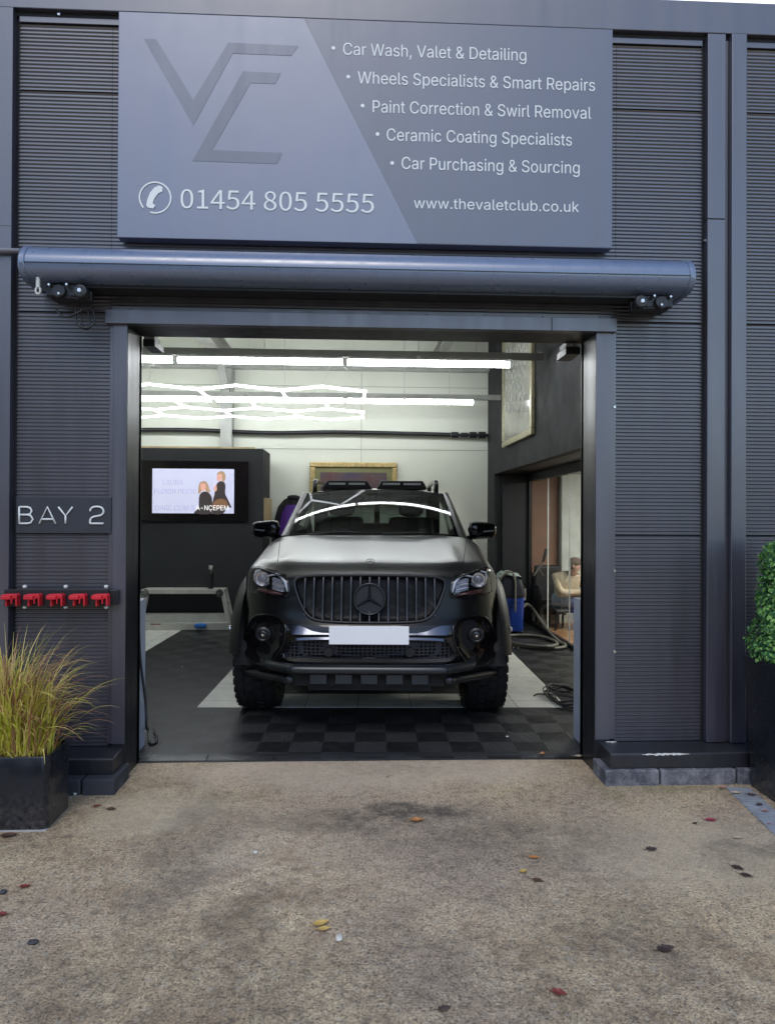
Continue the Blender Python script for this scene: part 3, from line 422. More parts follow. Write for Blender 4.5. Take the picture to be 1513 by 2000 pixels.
# unseen bank added behind the camera to darken reflections low on the facade
bank = MB(); rows = []
for i in range(9):
    rows.append([(x, -15-i*1.1+.5*sin(x*.9+i), max(0, (i/8)**.8*(5.8+2.8*max(-1, min(1, -x/8)))+(.35*sin(x*1.7+i*2) if i > 1 else 0)*.6-.02)) for x in range(-40, 41, 2)])
tag(build(bank.grid(rows), 'reflection_bank', M('reflection_bank_green', (.045, .05, .03), .9, var=.5, vs=2), smooth=True), kind='structure')

def tile_mat(name, ca, cb, rough=.38):
    mt, t, b = nmat(name); v = coords(t, (5, 5, 5))
    ck = N(t, 'ShaderNodeTexChecker'); ck.inputs['Scale'].default_value = 1.0; ck.inputs[1].default_value = (*ca, 1); ck.inputs[2].default_value = (*cb, 1)
    of = N(t, 'ShaderNodeVectorMath', operation='ADD'); of.inputs[1].default_value = (.001, .001, .5); t.links.new(v, of.inputs[0]); t.links.new(of.outputs[0], ck.inputs[0])
    c = mixc(t, ramp(t, noise(t, v, .7, 6, .7), .35, .7), ck.outputs[0], (.05, .05, .05), 'MIX')
    c = mixc(t, .72, c, ck.outputs[0])
    dust = ramp(t, noise(t, v, 3.5, 6, .75), .52, .75); c = mixc(t, mth(t, 'MULTIPLY', dust, .12), c, (.20, .19, .17))
    t.links.new(c, b.inputs['Base Color'])
    b.inputs['Specular IOR Level'].default_value = .3
    r = N(t, 'ShaderNodeMapRange'); r.inputs[3].default_value = rough*.8; r.inputs[4].default_value = rough*1.35
    t.links.new(noise(t, v, 1.1, 5), r.inputs[0]); t.links.new(r.outputs[0], b.inputs['Roughness'])
    # ribbed tops of the plastic tiles, turned a quarter from square to square
    w1 = N(t, 'ShaderNodeTexWave', bands_direction='X'); w2 = N(t, 'ShaderNodeTexWave', bands_direction='Y')
    for w_ in (w1, w2): w_.inputs['Scale'].default_value = 3.2; t.links.new(v, w_.inputs['Vector'])
    hm = mixc(t, ck.outputs[1], w1.outputs[0], w2.outputs[0])
    bump(t, b, hm, .35, .003)
    return mt
M_tiles = tile_mat('interlocking_floor_tiles', (.010, .011, .013), (.036, .038, .040))
FR = -.027
def frot(p):
    return (p[0]*cos(FR)-p[1]*sin(FR), p[0]*sin(FR)+p[1]*cos(FR))
fl = bpy.data.objects.new('floor', None)
me_ = MB().box(-4.2, 2.8, -.1, 6.3, -.015, .012)
fl = build(me_, 'floor', M_tiles); fl.rotation_euler = (0, 0, FR); fl.location = (0.0, .345, 0); tag(fl, kind='structure')
def runner_mat():
    mt, t, b = nmat('white_floor_tiles'); v = coords(t, (2.5, 2.5, 2.5))
    br = N(t, 'ShaderNodeTexBrick', offset=0.0); br.inputs['Scale'].default_value = 1; br.inputs['Mortar Size'].default_value = .008
    br.inputs['Brick Width'].default_value = 1; br.inputs['Row Height'].default_value = 1
    br.inputs[1].default_value = (.74,.75,.69,1); br.inputs[2].default_value = (.70,.71,.65,1); br.inputs[3].default_value = (.2,.2,.19,1)
    t.links.new(v, br.inputs[0])
    c = mixc(t, mth(t, 'MULTIPLY', ramp(t, noise(t, v, 1.5, 6, .7), .45, .75), .45), br.outputs[0], (.30,.29,.26))
    t.links.new(c, b.inputs['Base Color']); b.inputs['Roughness'].default_value = .4
    w1 = N(t, 'ShaderNodeTexWave'); w1.inputs['Scale'].default_value = 5; t.links.new(v, w1.inputs['Vector']); bump(t, b, w1.outputs[0], .25, .002)
    return mt
M_runner = runner_mat()
rn = MB()
x0, x1, y0, y1, z = -1.20, 1.58, 1.01, 5.4, .016
rn.box(x0, x1, y0, y0+.4, .009, z); rn.box(x0, x0+.4, y0+.4, y1, .009, z); rn.box(x1-.4, x1, y0+.4, y1, .009, z)
rn.box(-3.4, -2.28, 3.0, 4.62, .009, z)
ro = build(rn, 'floor_border', M_runner); ro.rotation_euler = (0, 0, FR); ro.location = (0, .345, 0); tag(ro, kind='structure')
of_ = B(2.40, 5.2, .3, 5.72, -.015, .02)
tag(build(of_, 'office_floor', M('oak_laminate', (.33, .17, .075), .35, var=.2, vs=5)), kind='structure')

# ================================================================== THE WORKSHOP BUILDING
bld = thing('workshop_building', 'dark grey ribbed metal workshop unit with an open square bay doorway', 'building', (0.05, .12, 0))
P = lambda mb, name, mats, **k: build(mb, name, mats, bld, **k)
JL, JR, LZ, RV = -1.257, 1.361, 2.505, .25
def ribs(x0, x1, z0, z1, y=0.0, p=.0209):
    mb = MB(); pr = []; zz = z0
    while zz < z1-p*.5:
        for dz, dy in ((0, 0), (.32, 0), (.44, .007), (.68, .007)): pr.append((y+dy, min(z1, zz+dz*p)))
        zz += p
    pr.append((y, z1))
    mb.grid([[(x0, a, b) for a, b in pr], [(x1, a, b) for a, b in pr]]); return mb
ZB = .172; J = (1.349, 2.568, 3.790, 4.158)
def column(x0, x1, lo=ZB):
    zs = [lo]+[j for j in J if j > lo+.05]
    for a, b_ in zip(zs[:-1], zs[1:]):
        P(ribs(x0, x1, a+.004, b_-.004), 'wall_panel', M_clad)
column(-1.858, JL-.10)
column(JR+.12, 1.980)
column(2.222, 4.6)
column(-4.2, -2.36)
for a, b_ in zip((2.568, 3.790), (3.790, 4.158)):
    P(ribs(JL-.098, JR+.118, a+.004, b_-.004), 'wall_panel', M_clad)
# backing sheet that shows dark in the joints
P(MB().box(-4.2, JL-.004, .012, .2, 0, 4.3).box(JR+.004, 4.6, .012, .2, 0, 4.3).box(JL-.002, JR+.002, .012, .2, LZ+.004, 4.3), 'wall_backing', M_dark)
# head trim under the eaves
P(MB().box(-1.86, 1.982, -.006, .01, 4.164, 4.196).box(2.224, 4.6, -.006, .01, 4.164, 4.196), 'head_trim', M_flash, bevel=.002)
# fascia
P(MB().box(-4.3, 4.7, -.034, .05, 4.222, 4.404), 'fascia', M_flash, bevel=.004)
P(MB().box(-4.3, 4.7, -.002, .01, 4.197, 4.221), 'fascia_recess', M_dark)
# corner trims and pilasters
P(MB().box(-2.35, -1.876, -.045, .01, ZB, 4.215).box(-2.35, -1.876, -.047, -.045, 3.02, 3.023), 'pilaster', M_flash, bevel=.003)
P(MB().box(1.996, 2.100, -.04, .01, ZB+.002, 3.152).box(1.996, 2.100, -.04, .01, 3.156, 4.215), 'pilaster', M_flash, bevel=.003)
P(MB().box(2.128, 2.216, -.055, .01, ZB+.002, 4.21), 'pilaster', M_flash, bevel=.004)
P(MB().box(2.102, 2.126, -.018, .01, ZB+.002, 4.19), 'pilaster_recess', M_clad)
# door surround
P(MB().box(JL-.072, JL, -.014, RV, 0.0, LZ-.002), 'door_jamb', facade_mat('gloss_black_reveal', (.014, .015, .018), .36, 1.45, .1), bevel=.003)
jm = bpy.data.materials['gloss_black_reveal']
P(MB().box(JR, JR+.086, -.014, RV, 0.0, LZ-.002), 'door_jamb', jm, bevel=.003)
P(MB().box(JL-.074, JL-.002, -.018, -.0145, .19, LZ-.004), 'jamb_cover', M_flash)
P(MB().box(JR+.002, JR+.088, -.018, -.0145, .19, LZ-.004), 'jamb_cover', M_flash)
P(MB().box(JL-.098, JL-.076, -.008, .01, .19, LZ-.004).box(JL-.079, JL-.0755, -.016, .01, .19, LZ-.004), 'edge_trim', M_flash)
P(MB().box(JR+.090, JR+.118, -.008, .01, .19, LZ-.004), 'edge_trim', M_flash)
P(MB().box(-1.371, 1.098, -.045, .01, LZ-.006, LZ+.070).box(1.101, 1.472, -.045, .01, LZ-.006, LZ+.070), 'lintel', M_flash, bevel=.002)
P(MB().box(JL, JR, -.012, RV, LZ-.004, LZ+.02), 'lintel_soffit', jm)
lt = MB().box(-1.345, 1.45, -.006, .008, LZ+.072, LZ+.10)
for i in range(9):
    x = -1.25+i*.33; lt.lathe([(.006, -.012), (.006, -.005)], (x, 0, LZ+.086), 'y', 8)
P(lt, 'lintel_trim', M_flash)
for (px_, py_) in ((116, 28), (1327, 63), (1466, 69), (1474, 70), (226, 1080), (226, 1285), (1199, 1115), (1199, 1273), (1199, 795), (1376, 470)):
    q = PY(px_, py_, -.010); P(MB().lathe([(.008, -.014), (.010, -.008), (.010, 0)], (q.x, q.y+.008, q.z), 'y', 8), 'screw_head', M_steel)
# plinth: metal ledge over painted blocks
ML = facade_mat('ledge_black_paint', (.020, .021, .026), .34, 1.6, .3)
def block_mat():
    mt, t, b = nmat('flaking_painted_block'); v = coords(t)
    n = noise(t, v, 9, 7, .7); c = ramp(t, n, .42, .66, (.075, .078, .095, 1), (.27, .27, .29, 1))
    c = mixc(t, ramp(t, noise(t, v, 22, 5, .7), .60, .72), c, (.36, .36, .36)); t.links.new(c, b.inputs['Base Color'])
    b.inputs['Roughness'].default_value = .75; bump(t, b, n, .5, .006); return mt
def block_dark():
    mt, t, b = nmat('painted_block_charcoal'); v = coords(t); n = noise(t, v, 9, 7, .7)
    c = ramp(t, n, .60, .72, (.045, .047, .058, 1), (.20, .20, .22, 1)); t.links.new(c, b.inputs['Base Color'])
    b.inputs['Roughness'].default_value = .7; bump(t, b, n, .5, .006); return mt
def ledge(x0, x1):
    pr = [(.01, .171), (-.008, .171), (-.178, .166), (-.186, .160), (-.186, .084), (-.17, .084), (-.17, .07), (.01, .07)]
    return MB().prism(pr, 'x', x0, x1)
P(ledge(JR+.03, 2.30), 'plinth_ledge', ML, bevel=.004)
P(ledge(2.31, 4.6), 'plinth_ledge', ML, bevel=.004)
P(ledge(-4.2, JL-.005), 'plinth_ledge', ML, bevel=.004)
MBk, MBd = block_mat(), block_dark()
xs = [JR-.006, 1.66, 2.085, 2.45, 2.9, 3.35, 4.5]
for a, b_ in zip(xs[:-1], xs[1:]): P(B(a, b_-.009, -.212, .0, -.05, .082), 'plinth_block', MBk, bevel=.008)
xs = [-4.1, -3.2, -2.75, -2.3, -1.86, -1.40, JL+.03]
for a, b_ in zip(xs[:-1], xs[1:]): P(B(a, b_-.009, -.252, .0, -.05, .082), 'plinth_block', MBd, bevel=.008)
# paint scuffs on the ledge
random.seed(4)
for (xa, xb, zc, h) in ((1.56, 1.83, .130, .007), (JR+.06, JR+.13, .176, .004)):
    top = []; bot = []
    for i in range(25):
        x = xa+(xb-xa)*i/24; e = sin(pi*i/24)**.5
        top.append((x, -.1885 if zc < .17 else -.0185, zc+h*e*random.uniform(.3, 1.2)+.03*(zc < .17))); bot.append((x, -.1885 if zc < .17 else -.0185, zc-h*e*random.uniform(.2, 1.3)+.03*(zc < .17)))
    P(MB().grid([top, bot]), 'paint_scuff', M_white)
# threshold: ramped edging of the tile floor
M_edge = M('edging_tile_black', (.03, .031, .034), .4, var=.3, vs=5)
for i in range(7):
    xa = JL+i*.392; xb = min(JR, xa+.389)
    if xb-xa < .05: continue
    ya = .222+(xa+xb)*.5*-.004
    P(MB().prism([(ya, .002), (ya+.012, .008), (ya+.055, .0155), (ya+.10, .0155), (ya+.10, .002)], 'x', xa, xb), 'threshold_edging', M_edge, bevel=.001)
# shell of the inside
P(MB().box(-3.7, 5.4, 6.2, 6.4, -.02, 4.3), 'back_wall', M_wall)
P(MB().box(-3.9, -3.7, .2, 6.4, -.02, 4.3), 'side_wall', M_wall)
P(MB().box(5.4, 5.6, .2, 6.4, -.02, 4.3), 'side_wall', M_wall)
P(MB().box(-3.7, JL, .2, .24, 0, 4.0).box(JR, 5.4, .2, .24, 0, 4.0).box(JL, JR, .2, .24, LZ+.02, 4.0), 'inner_lining', M_intdark)
P(MB().box(-4.2, 5.6, .201, 6.4, 3.98, 4.2), 'ceiling', M_ceil)
bm = MB()
for yy in (1.6, 3.2, 4.8): bm.box(-3.7, 1.9, yy-.05, yy+.05, 3.80, 3.975)
P(bm, 'roof_purlin', M_ceil)
P(MB().box(-3.7, 1.9, 6.04, 6.19, 3.52, 3.68), 'eaves_beam', M_beam)
def ibeam_y(x, z, y0, y1, wd=.16, h=.22):
    return MB().box(x-wd/2, x+wd/2, y0, y1, z, z+.014).box(x-wd/2, x+wd/2, y0, y1, z+h-.014, z+h).box(x-.006, x+.006, y0, y1, z+.014, z+h-.014)
P(ibeam_y(-1.80, 3.55, .3, 5.98), 'roof_beam', M_beam)
P(ibeam_y(1.15, 3.62, .3, 5.98, .12, .16), 'roof_beam', M_beam)
P(MB().box(-1.88, -1.72, 6.0, 6.014, 0, 3.5).box(-1.88, -1.72, 6.17, 6.186, 0, 3.5).box(-1.806, -1.794, 6.014, 6.17, 0, 3.5), 'wall_column', M_beam)
P(MB().bar((-1.8, 6.0, 3.15), (-1.8, 5.45, 3.54), .1, .05), 'haunch_bracket', M_beam)
sm = MB()
for zz in (2.40, 3.3): sm.box(-3.7, 1.9, 6.192, 6.1985, zz, zz+.006)
for xx in (.08,): sm.box(xx, xx+.006, 6.192, 6.1985, 0, 3.5)
P(sm, 'panel_joint', M('joint_grey', (.33, .34, .31), .6))
P(MB().box(-1.0, 1.9, 6.17, 6.199, 0, .12), 'skirting', M_wall)
rf = MB(); 
for i in range(8): rf.bar((-1.3+i*.42, 1.2, 3.97), (-1.1+i*.42, 5.8, 3.97), .03, .015)
P(rf, 'roof_joint', M_beam)

# dark inner wall on the right, with a deep recess for the glazed office front
dw = thing('partition_wall', 'charcoal inside wall on the right with a deep black recess for the office glass', 'wall', (1.96, 3.2, 0))
build(MB().box(1.905, 2.0, .26, 5.70, 2.035, 3.97).box(1.905, 2.0, 5.702, 6.19, 0, 3.97), 'upper_wall', M_intdark, dw)
build(MB().box(2.002, 2.362, 5.60, 5.698, 0, 2.033).box(2.002, 5.3, .26, 5.698, 2.036, 2.1), 'recess_lining', M_intblack, dw)
build(MB().box(2.34, 2.42, .26, 5.598, 1.93, 2.034), 'recess_header', M_intblack, dw)
gp = thing('glass_partition', 'clear glass office front on a thin black rail in the right-hand recess', 'glass wall', (2.37, 3.5, 0))
M_glass = MGlass('clear_glass', (.90, .94, .93), 1.5, .005, .03)
yy = [5.59, 4.66, 3.78, 2.6, 1.4, .3]
for a, b_ in zip(yy[:-1], yy[1:]): build(MB().add([(2.37, b_+.006, .06), (2.37, a-.002, .06), (2.37, a-.002, 1.928), (2.37, b_+.006, 1.928)], [(0,1,2,3)]), 'glass_pane', M_glass, gp)
build(MB().box(2.352, 2.392, .3, 5.595, .012, .058), 'bottom_rail', M_black, gp)
build(MB().box(2.352, 2.392, 5.545, 5.596, .06, 1.926), 'end_post', M_black, gp)
for a in yy[1:-1]: build(MB().box(2.364, 2.378, a+.0, a+.005, .06, 1.927), 'glass_edge', M('glass_edge_pale', (.55, .6, .58), .2), gp)
ow = thing('office_wall', 'brown panelled and pale office end wall behind the glass', 'wall', (3.4, 5.72, 0))
build(MB().box(2.364, 2.80, 5.70, 5.76, .62, 2.03), 'brown_panel', M_brown, ow)
build(MB().box(2.805, 5.3, 5.55, 5.76, .14, 2.03).box(2.805, 5.3, 5.548, 5.55, 1.33, 1.336), 'pale_panel', M('pale_office_wall', (.55, .60, .56), .6), ow)
build(MB().box(3.0, 4.6, 3.4, 3.7, 2.02, 2.034), 'added_fill_lamp', MEmit('office_fill_light', (1, .96, .9), 38.0), ow)  # unseen lamp, added to brighten the room behind the glass
build(MB().box(2.364, 2.80, 5.71, 5.76, .14, .62), 'dark_dado', M_intblack, ow)
build(MB().box(2.40, 5.3, 5.53, 5.545, .02, .14), 'skirting_board', M('skirting_grey', (.36, .36, .31), .5), ow)
# charcoal stub wall that carries the television
tvw = thing('feature_wall', 'charcoal stub wall carrying the television at the back left', 'wall', (-2.4, 5.6, 0))
build(MB().box(-3.69, -1.19, 5.25, 6.0, .0, 2.31), 'wall_body', M_intdark, tvw)
build(MB().box(-1.1895, -1.155, 5.35, 5.95, 1.25, 1.68), 'timber_batten', M_wood, tvw)
build(MB().box(-3.69, -1.30, 5.28, 5.33, 2.311, 2.335), 'top_batten', M_wood, tvw)
# ================================================================== SIGNS AND FITTINGS ON THE FACADE
SGY = -.085
q0 = PY(229, 463, SGY); q1 = PY(1196, 57, SGY)
SX0, SX1, SZ0, SZ1 = q0.x, q1.x, 2.955, 4.186
sg = thing('sign_board', 'large slate blue sign board with white service list and phone number above the doorway', 'sign', ((SX0+SX1)/2, -.04, SZ0))
build(B(SX0, SX1, SGY, -.012, SZ0, SZ1), 'panel', M_sign, sg, bevel=.003)
sp = lambda x, y, d=.002: PY(x, y, SGY-d)
c2 = lambda x, y: sp(x/1.991, y/1.991)
def flat(pts, off, z_lo=None):
    mb = MB(); v = [(p.x, SGY-off, p.z) for p in pts]; mb.add(v, [tuple(range(len(v)))]); return mb
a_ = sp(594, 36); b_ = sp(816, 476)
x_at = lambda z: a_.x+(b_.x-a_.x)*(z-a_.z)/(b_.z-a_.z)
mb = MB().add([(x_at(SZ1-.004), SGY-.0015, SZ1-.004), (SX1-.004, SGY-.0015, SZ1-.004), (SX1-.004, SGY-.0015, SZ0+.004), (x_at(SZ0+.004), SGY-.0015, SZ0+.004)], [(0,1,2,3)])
build(mb, 'grey_corner', M_sign2, sg)  # darker grey field of the two-tone sign face
logo = MB()
V1 = [c2(*p) for p in ((560,150),(608,152),(752,388),(752,487))]; V2 = [c2(*p) for p in ((752,388),(888,165),(905,207),(752,487))]
V3 = [c2(*p) for p in ((888,165),(1160,178),(1133,216),(905,207))]
C1 = [c2(*p) for p in ((945,277),(1092,284),(1070,326),(975,322))]; C2 = [c2(*p) for p in ((945,277),(975,322),(825,583),(748,625))]
C3 = [c2(*p) for p in ((825,583),(1098,594),(1078,637),(748,625))]
for q in (V1, V2, V3, C1, C2, C3): logo.add([(p.x, SGY-.0016, p.z) for p in q], [(0,1,2,3)])
build(logo, 'emblem', M_logo, sg)
lines = (('Car Wash, Valet & Detailing', 670, 107, 1027, 115.5, 651, 94), ('Wheels Specialists & Smart Repairs', 698.5, 163, 1161, 173, 680, 150),
         ('Paint Correction & Swirl Removal', 727.6, 219.5, 1153.5, 227.5, 708, 206.5), ('Ceramic Coating Specialists', 755, 274.5, 1116, 280.5, 737, 262),
         ('Car Purchasing & Sourcing', 784, 330, 1131, 335.6, 765.5, 318.5), ('www.thevaletclub.co.uk', 808, 406.5, 1130, 409.5, None, None))
for s_, xa, ya, xb, yb, bx, by in lines:
    p = sp(xa, ya); q = sp(xb, yb)
    text_words(s_, p, q.x-p.x, 23.5/347*.98 if bx else .058, SGY-.0035, lambda mb: build(mb, 'lettering', M_letter, sg))
    if bx:
        c = sp(bx, by); build(MB().add([(c.x+.0105*cos(k*pi/8), SGY-.0035, c.z+.0105*sin(k*pi/8)) for k in range(16)], [tuple(range(16))]), 'bullet_point', M_letter, sg)
p = sp(353, 406.5); q = sp(730, 416)
text_words('01454 805 5555', p, q.x-p.x, 37/347*.98, SGY-.0035, lambda mb: build(mb, 'lettering', M_letter, sg), 'figures')
# round telephone symbol
ph = MB(); c = sp(303.5, 386); R_ = 31/347*.985
r1 = [(c.x+R_*cos(a), SGY-.0035, c.z+R_*sin(a)) for a in [radians(252)+radians(330)*k/48 for k in range(49)]]
r2 = [(c.x+(R_-.0085)*cos(a), SGY-.0035, c.z+(R_-.0085)*sin(a)) for a in [radians(252)+radians(330)*k/48 for k in range(49)]]
ph.grid([r1, r2])
hs = [Vector(((x-603)/1.991/347, (768-y)/1.991/347)) for x, y in ((618,722),(630,728),(630,745),(614,752),(600,772),(594,790),(604,798),(596,810),(576,806),(570,798),(574,776),(584,750),(600,730))]
ph.add([(c.x+p_.x, SGY-.004, c.z+p_.y) for p_ in hs], [tuple(range(len(hs)))])
build(ph, 'telephone_symbol', M_letter, sg)

# awning cassette
AX0, AX1 = PY(42, 480, -.25).x, PY(1352, 520, -.25).x
aw = thing('awning', 'closed grey blue awning cassette hung along the wall above the doorway', 'awning', (0, -.03, 2.6))
def aw_prof(s=0.0):
    pr = [(-.03, 2.853), (-.17, 2.853), (-.20, 2.85), (-.235, 2.835), (-.262, 2.812), (-.280, 2.787), (-.288, 2.768), (-.290, 2.740), (-.286, 2.715), (-.272, 2.692), (-.245, 2.674), (-.20, 2.665), (-.03, 2.66)]
    if s: pr = [(-.16+(a+.16)*1.03, 2.757+(b-2.757)*1.05) if a < -.1 else (a, 2.757+(b-2.757)*1.05) for a, b in pr]
    return pr
AP = aw_prof()
ac = MB().prism(AP, 'x', AX0+.035, AX1-.035)
build(ac, 'case', M_case, aw, smooth='auto')
gr = MB()
for (yy_, zz_) in ((-.290, 2.740), (-.276, 2.715), (-.250, 2.693)): gr.bar((AX0+.03, yy_, zz_), (AX1-.03, yy_, zz_), .006, .004)
gr.box(AX0+.2, AX1-.2, -.18, -.06, 2.650, 2.667)
build(gr, 'front_profile', M_blacksat, aw)
for xa, xb in ((AX0, AX0+.034), (AX1-.034, AX1)):
    build(MB().prism(aw_prof(.006), 'x', xa, xb), 'end_cap', M_case, aw, bevel=.006, smooth='auto')
def arm(px0, px1, mirror):
    mb = MB(); p = PY(px0, 545, -.16); q = PY(px1, 560, -.16); s = 1 if not mirror else -1
    xm = (p.x+q.x)/2
    mb.box(xm-.09, xm+.09, -.19, -.03, 2.60, 2.662)
    mb.bar((xm-.05*s, -.17, 2.62), (xm+.13*s, -.14, 2.61), .05, .05)
    mb.lathe([(.03, -.24), (.036, -.235), (.036, -.19)], (xm+.10*s, 0, 2.615), 'y', 14)
    mb.lathe([(.035, -.215), (.035, -.18)], (xm-.02*s, 0, 2.62), 'y', 14)
    return mb, xm, s
for px0, px1, mi_ in ((100, 160, False), (1248, 1306, True)):
    mb, xm, s = arm(px0, px1, mi_); br = build(mb, 'arm_bracket', M_blacksat, aw, bevel=.006)
    for dx, zz_ in ((-.06*s, 2.645), (-.01*s, 2.60), (.03*s, 2.648)): build(MB().lathe([(.006, -.235), (.009, -.228), (.009, -.18)], (xm+dx, 0, zz_), 'y', 10), 'bolt_head', M_steel, br)
    build(MB().lathe([(.010, -.2495), (.014, -.243), (.014, -.239)], (xm+.10*s, 0, 2.615), 'y', 12), 'bolt_head', M_steel, br)
p = PY(70, 540, -.27)
build(MB().tube([(p.x, -.24, 2.69), (p.x, -.24, 2.625)], .011, 10).tube([(p.x+.012*cos(a), -.24, 2.61+.018*sin(a)) for a in [k*pi/8 for k in range(16)]], .006, 6, closed=True), 'crank_eye', M_alu, aw)
cb = MB(); p = PY(150, 560, -.12)
cb.tube(spline([(p.x-.10, -.14, 2.545), (p.x-.05, -.15, 2.50), (p.x+.02, -.14, 2.53), (p.x+.04, -.13, 2.56)], 8), .006, 6)
cb.tube(spline([(p.x, -.13, 2.55), (p.x+.01, -.14, 2.47), (p.x+.06, -.14, 2.445), (p.x+.10, -.13, 2.48), (p.x+.085, -.12, 2.56)], 8), .006, 6)
cb.tube(spline([(p.x+.02, -.12, 2.55), (p.x+.04, -.13, 2.45), (p.x+.075, -.13, 2.455), (p.x+.06, -.12, 2.55)], 8), .005, 6)
build(cb, 'power_cable', M_black, aw, smooth=True)
p = PY(0, 490, -.07); q = PY(42, 490, -.07)
cd_ = MB().tube([(-3.4, -.07, q.z+.012), (q.x-.004, -.07, q.z)], .014, 10)
tag(build(cd_, 'conduit', M('grey_conduit', (.16, .165, .18), .4), loc=(-2.2, -.07, q.z), smooth='auto'), 'thin grey conduit running along the wall into the left end of the awning', 'conduit')

# BAY 2 plate
p = PY(32, 970, -.02); q = PY(217, 1042, -.02)
bs = thing('bay_sign', 'dark grey plate reading BAY 2 in thin white letters left of the doorway', 'sign', ((p.x+q.x)/2, -.01, q.z))
build(B(p.x, q.x, -.018, -.002, q.z, p.z), 'plate', facade_mat('bay_plate_grey', (.034, .036, .045), .5, 1.5, .08), bs, bevel=.002)
bl = MB(); K = 5.043
def bp(x, y): v = PY(x/K, 930+y/K, -.022); return (v.x, -.022, v.z)
def stroke(pts, smooth=False):
    P_ = [bp(*a) for a in pts]
    if smooth: P_ = spline(P_, 6)
    bl.tube(P_, .0052, 8)
stroke([(192, 303), (192, 466)]); stroke([(192, 303), (270, 303), (300, 312), (316, 342), (300, 372), (270, 380), (192, 380)], False)
stroke([(270, 380), (305, 388), (328, 424), (305, 460), (270, 466), (192, 466)])
stroke([(390, 468), (470, 303), (550, 468)]); stroke([(415, 424), (526, 424)])
stroke([(578, 303), (648, 392), (717, 303)]); stroke([(648, 392), (648, 468)])
stroke([(890, 345), (897, 322), (920, 305), (955, 300), (992, 305), (1016, 325), (1022, 350), (1012, 372), (985, 388), (925, 400), (900, 415), (890, 440), (890, 466)], True); stroke([(890, 466), (1022, 466)])
build(bl, 'lettering', M_letter, bs, smooth=True)

# rail with red tool clips
p = PY(10, 1151, -.06); q = PY(229, 1184, -.06)
rl = thing('tool_rail', 'black wall rail carrying five red tool clips beside the doorway', 'rack', ((p.x+q.x)/2, -.05, q.z))
rb = MB().box(p.x, q.x-.045, -.068, -.046, q.z, p.z).box(q.x-.045, q.x, -.052, -.02, q.z+.006, p.z-.006)
for i in range(5):
    for dz in (.022, .06):
        x = PY(47.5+i*43.8, 1166, -.07).x; rb.lathe([(.005, -.0695), (.005, -.060)], (x, 0, q.z+dz), 'y', 8)
build(rb, 'rail', M_blacksat, rl, bevel=.002)
for x_ in (48, 128, 207):
    for y_ in (1146, 1186):
        c = PY(x_, y_, -.06); build(MB().lathe([(.004, -.066), (.0095, -.060), (.0095, -.045)], (c.x, 0, c.z), 'y', 12), 'bolt', M_white, rl, smooth='auto')
for i in range(5):
    c = PY(22+i*43.9, 1168, -.09); x = c.x; z = q.z+.056
    h = MB()
    h.prism([(x-.043, z-.012), (x-.043, z+.006), (x-.030, z+.014), (x+.036, z+.016), (x+.043, z+.008), (x+.043, z-.048), (x+.036, z-.05), (x+.033, z-.006), (x+.018, z-.012)], 'y', -.118, -.069)
    h.box(x-.030, x+.016, -.135, -.116, z-.012, z+.008)
    h.box(x-.022, x-.012, -.112, -.075, z-.05, z-.010)
    h.box(x+.016, x+.022, -.130, -.115, z-.036, z-.008)
    build(h, 'clip', M_red, rl, bevel=.003)

# ================================================================== PLANTERS
PX0, PX1, PY0, PY1, PH = -2.02, -1.399, -.665, -.40, .338
pt = thing('planter_box', 'low glossy black trough planter filled with yellow grass at the left edge', 'planter', ((PX0+PX1)/2, (PY0+PY1)/2, 0))
th = .012
pm = MB()
def rrect(x0, x1, y0, y1, r, n=6):
    out = []
    for cx, cy, a0 in ((x1-r, y0+r, -90), (x1-r, y1-r, 0), (x0+r, y1-r, 90), (x0+r, y0+r, 180)):
        for k in range(n+1):
            a = radians(a0+90*k/n); out.append((cx+r*cos(a), cy+r*sin(a)))
    return out
rows = []
for z_, ins in ((.004, .004), (.012, 0), (PH-.006, 0), (PH, .004), (PH, th), (PH-.03, th+.002), (.05, th+.004)):
    rows.append([(a, b_, z_) for a, b_ in rrect(PX0+ins, PX1-ins, PY0+ins, PY1-ins, .03)])
pm.grid(rows, closed=True)
build(pm, 'trough', M_planter, pt, smooth='auto')
build(MB().box(PX0+.016, PX1-.016, PY0+.016, PY1-.016, PH-.05, PH-.03), 'soil', M_soil, pt)
build(MB().box(PX0+.01, PX1-.005, PY0-.004, PY1-.01, 0, .005), 'saucer', M('pale_base', (.45, .45, .44), .6), pt)
def blade_mat(name, a, b_, tr):
    mt, t, b = nmat(name); v = coords(t)
    c = ramp(t, noise(t, v, 9, 4), .35, .65, (*a, 1), (*b_, 1)); t.links.new(c, b.inputs['Base Color']); b.inputs['Roughness'].default_value = .45
    b.inputs['Subsurface Weight'].default_value = 0
    tl = N(t, 'ShaderNodeBsdfTranslucent'); t.links.new(c, tl.inputs[0]); mx = N(t, 'ShaderNodeMixShader'); mx.inputs[0].default_value = tr
    o = [n for n in t.nodes if n.type == 'OUTPUT_MATERIAL'][0]; t.links.new(b.outputs[0], mx.inputs[1]); t.links.new(tl.outputs[0], mx.inputs[2]); t.links.new(mx.outputs[0], o.inputs[0])
    return mt
MG = [blade_mat('blade_lime', (.50, .58, .05), (.86, .80, .15), .4), blade_mat('blade_straw', (.74, .60, .16), (.84, .68, .26), .25), blade_mat('blade_rust', (.30, .12, .065), (.45, .24, .13), .2)]
